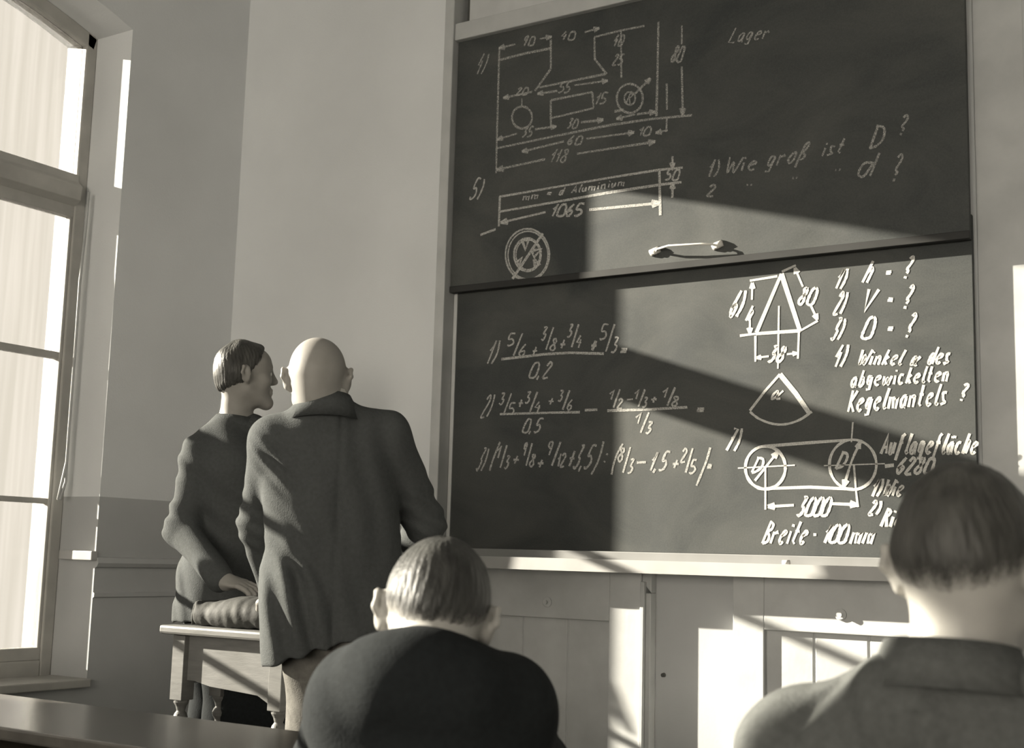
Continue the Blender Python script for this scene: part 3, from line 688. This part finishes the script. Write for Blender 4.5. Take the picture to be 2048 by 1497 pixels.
def head_prims(c, Rm, s=1.0, face=True):
    c = np.array(c, float); G = lambda x, y, z: c+s*(x*Rm[0]+y*Rm[1]+z*Rm[2])
    E = lambda x, y, z, a, b, d, k=.02, R=None: ell(G(x, y, z), (a*s, b*s, d*s), Rm if R is None else R, k*s)
    P = [E(0, -.012, .035, .077, .092, .085, .02), E(0, -.035, .005, .066, .066, .066, .03), E(0, .03, -.03, .058, .058, .080, .03), E(0, .045, .045, .062, .045, .05, .03)]
    for g in (-1, 1):
        P += [rc(G(g*.050, -.004, -.055), G(g*.016, .072, -.097), .015*s, .017*s, .03*s), E(g*.043, .058, -.018, .020, .022, .020, .025)]
        # ear: shell, rim and lobe
        ea = .50*g; er = Rm[0]*math.cos(ea)-Rm[1]*math.sin(ea)*1; ef = np.cross(Rm[2], er)
        er = er/np.linalg.norm(er)
        Re = np.stack([er, ef, Rm[2]])
        P += [ell(G(g*.083, -.020, .002), np.array((.008, .019, .032))*s, Re, .010*s), rc(G(g*.075, -.004, .020), G(g*.093, -.030, .027), .005*s, .005*s, .006*s),
              rc(G(g*.093, -.030, .027), G(g*.094, -.036, .004), .005*s, .005*s, .006*s), rc(G(g*.094, -.036, .004), G(g*.075, -.012, -.028), .005*s, .006*s, .006*s)]
    if face:
        P += [rc(G(0, .089, .018), G(0, .106, -.017), .009*s, .012*s, .018*s), E(-.011, .098, -.022, .009, .010, .008, .008), E(.011, .098, -.022, .009, .010, .008, .008),
              rc(G(-.036, .075, .030), G(.036, .075, .030), .012*s, .012*s, .016*s), rc(G(-.018, .087, -.050), G(.018, .087, -.050), .007*s, .007*s, .008*s), rc(G(-.015, .086, -.062), G(.015, .086, -.062), .008*s, .008*s, .008*s),
              E(0, .076, -.096, .020, .018, .018, .02)]
        for g in (-1, 1): P.append(sub(ell(G(g*.031, .098, .008), (.015*s, .012*s, .011*s), Rm), .012*s))
        P.append(sub(rc(G(-.02, .100, -.0565), G(.02, .100, -.0565), .006*s, .006*s), .004*s))
    return P, G

def hand_prims(w, d, nrm, side, s=1.0, curl=.35):
    """w wrist, d direction of the fingers, nrm back-of-hand normal, side +1: thumb on d x nrm side"""
    w = np.array(w, float); d = np.array(d, float); d /= np.linalg.norm(d); nrm = np.array(nrm, float); nrm -= d*(nrm@d); nrm /= np.linalg.norm(nrm); t = np.cross(d, nrm)*side
    Rm = np.stack([t, d, nrm]); P = [ell(w+d*.045*s, (.040*s, .050*s, .015*s), Rm, .012), rc(w-d*.02, w+d*.02, .027*s, .026*s, .02)]
    for i, (o, L) in enumerate(((.029, .070), (.010, .078), (-.010, .073), (-.028, .058))):
        a = w+d*.082*s+t*o*s; q = d.copy(); c_ = curl
        p = a
        for seg in range(3):
            q = d*math.cos(c_*(seg+.6))-nrm*math.sin(c_*(seg+.6)); l = L*s*(.45, .31, .24)[seg]
            P.append(rc(p, p+q*l, (.0095-.0008*seg)*s, (.0088-.0009*seg)*s, .004)); p = p+q*l
    a = w+d*.025*s+t*.03*s; q = d*.62+t*.72-nrm*.25; q /= np.linalg.norm(q); b = a+q*.035*s; q2 = d*.9+t*.3-nrm*.3; q2 /= np.linalg.norm(q2)
    P += [rc(a, b, .014*s, .012*s, .01), rc(b, b+q2*.03*s, .011*s, .009*s, .004)]
    return P

def fold(P, segs):
    """cloth creases: each seg = (point, direction across, along axis, wavelength, amplitude, radius)"""
    d = np.zeros(len(P))
    for c_, ac, wl_, am, rad_ in segs:
        v = P-np.array(c_); r2 = (v*v).sum(-1); ph = v@np.array(ac)
        d += am*np.sin(2*math.pi*ph/wl_+3*np.sin(v[:, 2]*9)+1.3*np.sin(v[:, 0]*14))*np.exp(-r2/(rad_*rad_))
    return d

def wool(P, a=.0022):
    return a*(np.sin(P[:, 0]*23+3*np.sin(P[:, 2]*7))+np.sin(P[:, 2]*17+4*np.sin(P[:, 1]*11+P[:, 0]*6)))

def collar(name, c, Rm, rx, ry, h, mt, parent, gap=0.0, flare=.012, drop=.034):
    m = MB(); n = 40; prof = [(0, 0), (flare*.3, h*.5), (flare*.2, h), (flare*.2+.006, h+.001), (flare+.008, h*.45), (flare*2+.014, -drop)]
    vs_ = []; fs = []; c = np.array(c)
    for k in range(n+1):
        a = math.radians(gap)+(2*math.pi-2*math.radians(gap))*k/n+math.pi/2      # opening at the front
        for e, z in prof:
            vs_.append(c+Rm[0]*math.cos(a)*(rx+e)+Rm[1]*math.sin(a)*(ry+e)+Rm[2]*z)
    L = len(prof)
    for k in range(n):
        for j in range(L):
            fs.append((k*L+j, k*L+(j+1) % L, (k+1)*L+(j+1) % L, (k+1)*L+j))
    fs.append(tuple(range(L))); fs.append(tuple(n*L+j for j in range(L))[::-1])
    m.add(vs_, fs); return m.build(name, mt, parent, smooth=True)

def eyes(G, body, s=1.0):
    for g in (-1, 1):
        m = MB(); p = G(g*.031, .0750, .008)
        pr = [(.0125*s*math.sin(math.pi*i/10)+1e-4, -.0125*s*math.cos(math.pi*i/10)) for i in range(11)]; m.lathe(p, pr, 14); m.build('eye', M['eye'], body, smooth=True)

def hair(G, Rm, c, s, mt, body, thick, hairline, seed=0, top=0.0, h=.0028, wave=0.0, fade=.028, soft=.045):
    """cap that follows the skull, cut by hairline planes [(normal_local, point_local)]"""
    pr = [ell(G(0, -.012, .035), ((.075+thick)*s, (.092+thick)*s, (.086+thick+top)*s), Rm, .02), ell(G(0, -.036, .005), ((.066+thick*.8)*s, (.066+thick)*s, (.066+thick)*s), Rm, .03),
          ell(G(0, .045, .045), ((.062+thick)*s, (.045+thick)*s, (.05+thick+top)*s), Rm, .03),
          rc(G(0, -.030, -.045), G(0, -.036, -.10), (.054+thick)*s, (.055+thick)*s, .03*s)]
    for nl, pl in hairline:
        nw = nl[0]*Rm[0]+nl[1]*Rm[1]+nl[2]*Rm[2]; pr.append(plane(nw, G(*pl), .020))
    def dsp(P):
        q = (P-c)@Rm.T/s; an = np.arctan2(q[:, 0], q[:, 1]+.02)
        q2 = (P-c)@Rm.T; Lm = np.full(len(P), -1.0)
        for nl, pl in hairline:
            nn = np.array(nl, float); nn /= np.linalg.norm(nn); Lm = np.maximum(Lm, (q2/s-np.array(pl))@nn)
        rag = .004*np.sin(an*17+seed)+.003*np.sin(an*39+2*seed)+.002*np.sin(an*90)
        tp = (thick+top*.5-.0015)*np.clip(1+(Lm+rag)/fade, 0, 1)**1.3
        lump = tp+.0012*np.sin(an*7+seed+q[:, 2]*25)*np.sin(q[:, 2]*50+seed*2)+wave*np.sin(q[:, 1]*60+q[:, 2]*40+seed)
        return lump+.00045*np.sin(an*41+6*np.sin(q[:, 2]*22+seed))+.0003*np.sin(an*83+seed+q[:, 2]*30)
    o = implicit('hair', pr, h, mt, body, dsp, .01)
    me = o.data; n = len(me.vertices); co = np.empty(n*3); me.vertices.foreach_get('co', co); P = co.reshape(-1, 3)
    q2 = (P-c)@Rm.T; q = q2/s; an = np.arctan2(q[:, 0], q[:, 1]+.02); Lm = np.full(n, -1.0)
    for nl, pl in hairline:
        nn = np.array(nl, float); nn /= np.linalg.norm(nn); Lm = np.maximum(Lm, (q-np.array(pl))@nn)
    f_ = np.clip(-(Lm+.004*np.sin(an*13+seed)+.003*np.sin(an*37+2*seed))/soft, 0, 1)
    at = me.attributes.new('hair_cover', 'FLOAT', 'POINT'); at.data.foreach_set('value', f_.astype(np.float32))
    return o

# ---------------------------------------------------------------- people
def flat(v): v = np.array([v[0], v[1], 0.0]); return v/np.linalg.norm(v)
UPV = np.array([0, 0, 1.0])
def capsum(P, a, b):
    a = np.array(a); b = np.array(b); ab = b-a; t = np.clip((P-a)@ab/(ab@ab), 0, 1); return np.linalg.norm(P-a-t[:, None]*ab, axis=1)
def seam(P, a, b, amp, w_): return amp*np.exp(-(capsum(P, a, b)/w_)**2)

def shoes(name, ankle, fwd, floor_z, parent):
    a = np.array(ankle, float); f = flat(fwd); r = np.cross(f, UPV); z = floor_z
    P = [rc([a[0]-f[0]*.03, a[1]-f[1]*.03, z+.045], [a[0]+f[0]*.10, a[1]+f[1]*.10, z+.040], .040, .042, .03),
         rc([a[0]+f[0]*.08, a[1]+f[1]*.08, z+.035], [a[0]+f[0]*.17, a[1]+f[1]*.17, z+.030], .042, .034, .03),
         rc([a[0], a[1], z+.05], [a[0], a[1], z+.10], .042, .042, .02), plane((0, 0, -1), (0, 0, z+.001), .002)]
    return implicit(name, P, .006, M['shoe'], parent)

def body(label, headp, extra, legs, arms, skin, foot_org, h=.0045, grp=None):
    """one continuous skin: head, neck, trunk, arms with hands, legs"""
    o = implicit('person', headp+extra+legs+arms, h, skin, None, None, .0, origin=foot_org)
    tag(o, label, 'person', grp); return o

def standing(name, J, hd, jmat, tmat, skin, floor_z, label, hem_n, fwd, hands, hairf=None, jdisp=None, jw=(.19, .125, .185, .13), s=1.0, jextra=(), foot_shift=0.0):
    F = flat(fwd); Rr = np.cross(F, UPV)
    HP, G = head_prims(hd[0], hd[1], s)
    nb_ = J['neck']
    torso = [rc(G(0, -.03, -.045), nb_, .054, .058, .03), rc(nb_, (J['shL']+J['shR'])/2, .06, .08, .04), rc(J['shL'], J['shR'], .055, .055, .04),
             ecap((J['shL']+J['shR'])/2-UPV*.05, J['pelvis'], .155, .10, .14, .10, Rr, .05)]
    legs = []; arms = []
    for g in 'LR':
        legs += [rc(J['hip'+g], J['kn'+g], .080, .055, .04), rc(J['kn'+g], J['an'+g], .052, .038, .02), rc(J['an'+g]-UPV*.03, J['an'+g]-UPV*.03+F*.10, .035, .03, .02)]
        arms += [rc(J['sh'+g], J['el'+g], .047, .038, .02), rc(J['el'+g], J['wr'+g], .038, .026, .02)]
    for hp in hands: arms += hp
    org = ((J['anL']+J['anR'])/2)*[1, 1, 0]+[0, 0, floor_z]
    b = body(label, HP, torso, legs, arms, skin, org)
    jk = [ecap((J['shL']+J['shR'])/2-UPV*.07, J['pelvis']-UPV*.16, jw[0], jw[1], jw[2], jw[3], Rr, .05), rc(J['shL'], J['shR'], .062, .062, .06), rc(nb_-UPV*.015, J['shL']*.65+nb_*.35-UPV*.01, .058, .050, .05), rc(nb_-UPV*.015, J['shR']*.65+nb_*.35-UPV*.01, .058, .050, .05)]
    jk.append(rc(nb_-UPV*.03, (J['shL']+J['shR'])/2-UPV*.03, .066, .078, .05))
    jk += list(jextra)
    for g in 'LR':
        jk += [rc(J['sh'+g], J['el'+g], .068, .057, .03), rc(J['el'+g], J['cf'+g], .056, .044, .03)]
    hp_, hn = hem_n
    jk.append(plane(hn, hp_, .006))
    jk.append(sub(ecap(J['pelvis']+UPV*.02, J['pelvis']-UPV*.3, jw[2]-.018, jw[3]-.018, jw[2]-.016, jw[3]-.016, Rr), .006))
    implicit('jacket', jk, .0055, jmat, b, jdisp, .012)
    tr_ = [ecap(J['pelvis']+UPV*.06, J['pelvis']-UPV*.02, .155, .115, .16, .12, Rr, .04)]
    for g in 'LR':
        tr_ += [rc(J['hip'+g], J['kn'+g], .095, .078, .03), rc(J['kn'+g], J['an'+g], .078, .080, .03)]
    tr_.append(plane((0, 0, -1), (0, 0, floor_z+.035), .004))
    implicit('trousers', tr_, .007, tmat, b, lambda P: wool(P, .004), .01)
    for g in 'LR': shoes('shoe', J['an'+g], F, floor_z, b)
    eyes(G, b, s)
    return b, G, HP

def V(*a): return np.array(a, float)
# --- the bald man, seen from behind, on the room floor
vA = flat(ray(650, 900)); rA = np.cross(vA, UPV)
J = dict(neck=dp(650, 822, 3.60), shL=dp(546, 884, 3.60), shR=dp(774, 872, 3.66), elL=dp(518, 1045, 3.74), elR=dp(850, 1048, 3.72), wrL=dp(548, 1190, 3.90), wrR=dp(792, 1165, 3.98),
         cfL=dp(544, 1172, 3.88), cfR=dp(800, 1155, 3.96), pelvis=dp(690, 1235, 3.62), hipL=dp(637, 1262, 3.62), hipR=dp(742, 1262, 3.66))
for g, kx in (('L', 626), ('R', 735)):
    k = dp(kx, 1560, 3.62); J['kn'+g] = k; a = dp(kx-8, 1860, 3.60); a[2] = .10; J['an'+g] = a
hl = rot_frame(frame_from(vA*.99+rA*.06), -.03, .15)
handL = hand_prims(J['wrL'], dp(572, 1228, 4.02)-J['wrL'], (0, 0, 1), -1, 1, .15)
handR = hand_prims(J['wrR'], vA*.6-rA*.5-UPV*.2, rA*.3+UPV, 1, 1, .6)
fA = [(dp(600, 1230, 3.5), rA, .085, .012, .14), (dp(610, 1120, 3.5), rA*.9+UPV*.4, .07, .006, .10), (dp(540, 930, 3.5), rA*.7+UPV*.7, .045, .006, .07), (dp(770, 960, 3.5), rA, .09, .005, .22), (dp(500, 1050, 3.7), rA*.4+UPV*.9, .05, .004, .10),
      (dp(860, 1030, 3.7), rA*.4+UPV*.9, .05, .004, .10)]
def groove(P, p0, n, amp, w_, back, ztop, rad_=9.0):
    v = P-np.array(p0); return amp*np.exp(-((v@n)/w_)**2)*(P[:, 2] < ztop)*((v@back) > -.10)*np.exp(-(v*v).sum(1)/(rad_*rad_))
def dA(P): return wool(P, .002)+fold(P, fA)+groove(P, dp(676, 1000, 3.50), rA, .0045, .008, -vA, 1.55)
cA = dp(635, 764, 3.62)
bA, GA, _ = standing('A', J, (cA, hl), M['jacket_dark'], M['trousers'], M['skin_tan'], 0.0, 'standing bald man seen from behind in a dark jacket, head bowed, at the small table', (dp(556, 1325, 3.55), -UPV+rA*.34), vA, [handL, handR], jdisp=dA,
    jextra=[ell(dp(575, 1240, 3.55), (.075, .075, .16), k=.06), rc(dp(556, 1140, 3.62), dp(566, 1330, 3.58), .040, .045, .05)])
collar('collar', dp(650, 822, 3.605), rot_frame(frame_from(vA), -.02, .12), .062, .066, .040, M['jacket_dark'], bA, 28)
collar('shirt_collar', dp(650, 815, 3.605), rot_frame(frame_from(vA), -.02, .12), .056, .060, .042, M['shirt'], bA, 20, .004, .0)

# --- the man behind the table, in profile, on the platform
vB = flat(ray(460, 900)); rB = np.cross(vB, UPV); fB = rB*.93+vB*.32
J = dict(neck=dp(470, 858, 4.72), shL=dp(505, 872, 4.73), shR=dp(402, 915, 4.58), elL=dp(535, 1060, 4.70), elR=dp(364, 1058, 4.53), wrL=dp(560, 1120, 4.70), wrR=dp(447, 1163, 4.30),
         cfL=dp(556, 1112, 4.72), cfR=dp(438, 1157, 4.31), pelvis=dp(438, 1215, 4.74))
PB = J['pelvis'].copy(); RrB = np.cross(flat(fB), UPV)
for g, sg in (('L', -1), ('R', 1)):
    J['hip'+g] = PB+RrB*.085*sg-UPV*.04; J['kn'+g] = J['hip'+g]-UPV*.34+flat(fB)*.02; J['an'+g] = J['kn'+g]*[1, 1, 0]+UPV*.28+flat(fB)*-.02
hB = rot_frame(frame_from(rB*.97+vB*.22), 0, -.06)
handR = hand_prims(J['wrR'], dp(520, 1178, 4.24)-J['wrR'], UPV*1+vB*-.25, -1, 1.0, .38)
handL = hand_prims(J['wrL'], rB*.7-vB*.4-UPV*.5, UPV, 1, 1, .5)
fBs = [(dp(372, 1180, 4.72), rB, .05, .006, .12), (dp(352, 1040, 4.60), rB*.5+UPV*.8, .06, .007, .10), (dp(380, 930, 4.60), rB*.7+UPV*.5, .07, .006, .10), (dp(440, 1000, 4.60), rB*.6+UPV*.6, .12, .006, .2)]
cB = dp(492, 754, 4.72)
bB, GB, _ = standing('B', J, (cB, hB), M['jacket_dark'], M['jacket_black'], M['skin_tan'], .18, 'standing young man in profile behind the small table, one hand on the dark bag', (dp(400, 1243, 4.74), -UPV), fB, [handR, handL],
    jdisp=lambda P: wool(P, .002)+fold(P, fBs), jw=(.175, .125, .17, .135), jextra=[rc(dp(420, 905, 4.65), dp(452, 862, 4.70), .075, .06, .05), rc(dp(400, 1160, 4.70), dp(398, 1250, 4.70), .085, .085, .05), rc(dp(500, 880, 4.74), dp(480, 1000, 4.72), .07, .09, .06)])
collar('collar', dp(472, 856, 4.72), rot_frame(frame_from(fB), 0, .10), .066, .070, .036, M['jacket_dark'], bB, 40)
hair(GB, hB, cB, 1.0, M['hair_brown'], bB, .010, [((0, .45, -1), (0, -.06, -.055)), ((0, 1, -.30), (0, .070, .078)), ((0, .9, -.6), (0, .016, .004))], 1.3, .004, wave=.0020, fade=.034, soft=.026)

# --- bag on the table
bc = dp(478, 1225, 4.22); bl = dp(392, 1225, 4.17); bzt = atY(450, 1192, bc[1])[2]
bx0 = bl[0]; bx1 = bx0+.33; by0 = TYF+.05; by1 = by0+.19; bh = .085
BP = [rc([bx0+.035, by0+.03, tz+.030], [bx1-.03, by0+.03, tz+.038], .030, .036, .03), rc([bx0+.03, by1-.03, tz+.030], [bx1-.03, by1-.03, tz+.038], .030, .034, .03),
      rc([bx0+.03, by0+.03, tz+.035], [bx0+.03, by1-.03, tz+.035], .030, .030, .03), ell([(bx0+bx1)/2+.02, (by0+by1)/2, tz+.045], (.16, .11, .052), k=.04),
      rc([bx0+.014, by0+.02, tz+.066], [bx0+.014, by1-.03, tz+.068], .011, .011, .01), plane((0, 0, -1), (0, 0, tz+.0005), .004)]
def dbag(P): return .0012*np.sin(P[:, 0]*120+P[:, 2]*70)*np.sin(P[:, 2]*30+P[:, 0]*17)+.0016*np.sin(P[:, 0]*26+P[:, 2]*60+1)+.0008*np.sin(P[:, 0]*160+P[:, 1]*40)
bg_ = implicit('bag', BP, .0045, M['bag'], None, dbag, .008, origin=((bx0+bx1)/2, (by0+by1)/2, tz))
tag(bg_, 'soft dark leather bag lying on the small table under the young man\'s hand', 'bag')
m = MB(); m.tube([(bx0+.004, by0+.012, tz+.004), (bx0+.000, by0+.012, tz+.03), (bx0+.006, by0+.014, tz+.066)], .005, 6); m.build('piping', M['bag'], bg_, smooth=True)

# --- seated students
def seated(J, hd, jmat, skin, label, fwd, s=1.0, jd=None, jextra=(), r_sh=.07, torso=(.17, .115, .17, .13), trap=.055):
    F = flat(fwd); Rr = np.cross(F, UPV); HP, G = head_prims(hd[0], hd[1], s)
    sm = (J['shL']+J['shR'])/2
    tor = [rc(G(0, -.03, -.05), J['neck'], .056*s, .060*s, .03), rc(J['neck'], sm, .055, .07, .04), rc(J['shL'], J['shR'], .05, .05, .04), ecap(sm-UPV*.05, J['pelvis'], .14, .085, .14, .10, Rr, .05)]
    legs = []; arms = []
    for g in 'LR':
        legs += [rc(J['hip'+g], J['kn'+g], .075, .055, .04), rc(J['kn'+g], J['an'+g], .052, .038, .02), rc(J['an'+g]-UPV*.03, J['an'+g]-UPV*.03+F*.10, .035, .03, .02)]
        arms += [rc(J['sh'+g], J['el'+g], .045, .038, .02), rc(J['el'+g], J['wr'+g], .038, .026, .02)]
        arms += hand_prims(J['wr'+g], J['wr'+g]-J['el'+g], UPV, 1 if g == 'L' else -1, 1, .3)
    org = ((J['anL']+J['anR'])/2)*[1, 1, 0]
    b = body(label, HP, tor, legs, arms, skin, org, .0042)
    jk = [ecap(sm-UPV*.07, J['pelvis']-UPV*.0, *torso, Rr, .05), rc(J['shL'], J['shR'], r_sh*.9, r_sh*.9, .06), rc(J['neck'], J['shL'], trap, r_sh, .05), rc(J['neck'], J['shR'], trap, r_sh, .05)]
    jk += list(jextra)
    for g in 'LR':
        e = J['el'+g]; w_ = J['wr'+g]; jk += [rc(J['sh'+g], e, r_sh, .058, .03), rc(e, e+(w_-e)*.9, .056, .043, .03)]
    implicit('jacket', jk, .005, jmat, b, jd, .012)
    tr_ = [ecap(J['pelvis']+UPV*.06, J['pelvis']+UPV*.02, .155, .115, .16, .12, Rr, .04)]
    for g in 'LR': tr_ += [rc(J['hip'+g], J['kn'+g], .088, .075, .03), rc(J['kn'+g], J['an'+g], .075, .075, .03)]
    tr_ += [plane((0, 0, -1), (0, 0, .06), .004)]
    implicit('trousers', tr_, .008, M['jacket_black'], b, lambda P: wool(P, .004), .01)
    for g in 'LR': shoes('shoe', J['an'+g], F, 0.0, b)
    eyes(G, b, s)
    return b, G
DZ = .76
DYF = float(atZ(400, 1438, DZ)[1])
def seat_pose(J, F, base, table_y):
    Rr = np.cross(flat(F), UPV); F = flat(F)
    pel = base*[1, 1, 0]+UPV*.59-F*.02
    J['pelvis'] = pel
    for g, sg in (('L', -1), ('R', 1)):
        J['hip'+g] = pel+Rr*.09*sg-UPV*.03; J['kn'+g] = J['hip'+g]+F*.42-UPV*.015+Rr*.05*sg; J['an'+g] = J['kn'+g]*[1, 1, 0]+UPV*.10-F*.03
        e = J['sh'+g]+F*.20+Rr*.06*sg; e[2] = DZ+.065; J['el'+g] = e
        w_ = e+F*.22-Rr*.16*sg; w_[2] = DZ+.048; J['wr'+g] = w_
vC = flat(ray(868, 1300)); rC = np.cross(vC, UPV)
J = dict(neck=dp(862, 1345, 1.93), shL=dp(718, 1404, 1.98), shR=dp(1006, 1422, 1.98)); seat_pose(J, vC, dp(855, 1450, 1.98), 0)
hC = rot_frame(frame_from(vC), .12, .20); cC = dp(870, 1243, 2.03)
def dC(P): return wool(P, .0022)
bC, GC = seated(J, (cC, hC), M['jacket_black'], M['skin'], 'seated student in a black jacket seen from behind, left of the other student', vC, 1.0, dC, jextra=[rc(dp(790, 1365, 1.90), dp(930, 1385, 1.90), .058, .055, .05), rc(dp(745, 1345, 1.93), dp(830, 1340, 1.90), .040, .045, .04), rc(dp(870, 1365, 1.92), dp(985, 1402, 1.95), .058, .058, .05)])
hair(GC, hC, cC, 1.0, M['hair_dark'], bC, .0065, [((0, .45, -1), (0, -.06, -.022)), ((0, 1, -.30), (0, .066, .080))], .4, .002, h=.0024, wave=.0006, fade=.05, soft=.060)

vD0 = flat(ray(1900, 1200)); vD = flat(V(.06, 1, 0)); rD = np.cross(vD, UPV)
J = dict(neck=dp(1905, 1395, 1.56), shL=dp(1622, 1512, 1.60), shR=dp(2165, 1530, 1.52)); seat_pose(J, vD, dp(1890, 1450, 1.60), 0)
hD = rot_frame(frame_from(vD), -.03, .03); cD = dp(1940, 1142, 1.61)
sD = [(dp(1826, 1350, 1.44), dp(1810, 1600, 1.42)), (dp(1622, 1370, 1.52), dp(1560, 1480, 1.50))]
def dD(P): return wool(P, .0025)+groove(P, dp(1826, 1400, 1.46), rD, .006, .007, -vD, 1.012)+groove(P, dp(1596, 1415, 1.50), rD*.8-UPV*.6, .010, .010, -vD, 1.3, .13)+fold(P, [(dp(1740, 1450, 1.45), rD, .07, .005, .1)])
bD, GD = seated(J, (cD, hD), M['jacket_grey'], M['skin'], 'seated student in a grey jacket at the right edge, seen from behind, tallest head', vD, 1.02, dD, r_sh=.078, trap=.05, jextra=[rc(dp(1790, 1420, 1.53), dp(2020, 1430, 1.50), .055, .055, .06)])
hair(GD, hD, cD, 1.02, M['hair_brown'], bD, .0065, [((0, .4, -1), (0, -.06, -.026)), ((0, 1, -.30), (0, .066, .080))], 2.1, .002, h=.0024, wave=.0006, fade=.05, soft=.065)
collar('collar', dp(1902, 1372, 1.545), rot_frame(frame_from(vD), -.02, .16), .070, .074, .046, M['jacket_grey'], bD, 35, .010, .012)

# ---------------------------------------------------------------- desk and benches
dk = empty('school_desk', (-2.0, DYF-.24, 0)); tag(dk, 'long dark polished school desk across the front row, its far edge at bottom left', 'desk')
x0, x1 = LW+.12, .35
m = MB(); m.box(x0, x1, DYF-.42, DYF, DZ-.03, DZ); m.build('desk_top', M['desk'], dk, bevel=.006)
m = MB(); m.box(x0+.05, x1-.05, DYF-.40, DYF-.10, DZ-.095, DZ-.085); m.build('book_shelf', M['bench'], dk)
m = MB(); m.box(x0+.05, x1-.05, DYF-.05, DYF-.03, .35, DZ-.03); m.build('modesty_panel', M['bench'], dk)
for xx in (x0+.05, -3.0, -1.75, -.55, x1-.09):
    m = MB(); m.box(xx, xx+.04, DYF-.40, DYF-.36, 0, DZ-.03); m.box(xx, xx+.04, DYF-.09, DYF-.05, 0, DZ-.03); m.box(xx+.005, xx+.035, DYF-.36, DYF-.09, .08, .13); m.build('leg', M['bench'], dk, bevel=.003)
for (b, lab) in ((bC, 'plain wooden stool under the student in black'), (bD, 'plain wooden stool under the student in grey')):
    pass
def stool(c, lab):
    r = empty('stool', (c[0], c[1], 0)); tag(r, lab, 'stool', 'student stools')
    m = MB(); m.box(c[0]-.17, c[0]+.17, c[1]-.17, c[1]+.17, .425, .455); m.build('seat', M['bench'], r, bevel=.006)
    for dx in (-1, 1):
        for dy in (-1, 1):
            m = MB(); m.tube([(c[0]+dx*.12, c[1]+dy*.12, .43), (c[0]+dx*.15, c[1]+dy*.15, 0)], [.018, .015], 8); m.build('leg', M['bench'], r, smooth=True)
stool(dp(855, 1450, 1.98)-vC*.04, 'plain wooden stool under the student in the black jacket')
stool(dp(1890, 1450, 1.60)-vD*.04, 'plain wooden stool under the student in the grey jacket')
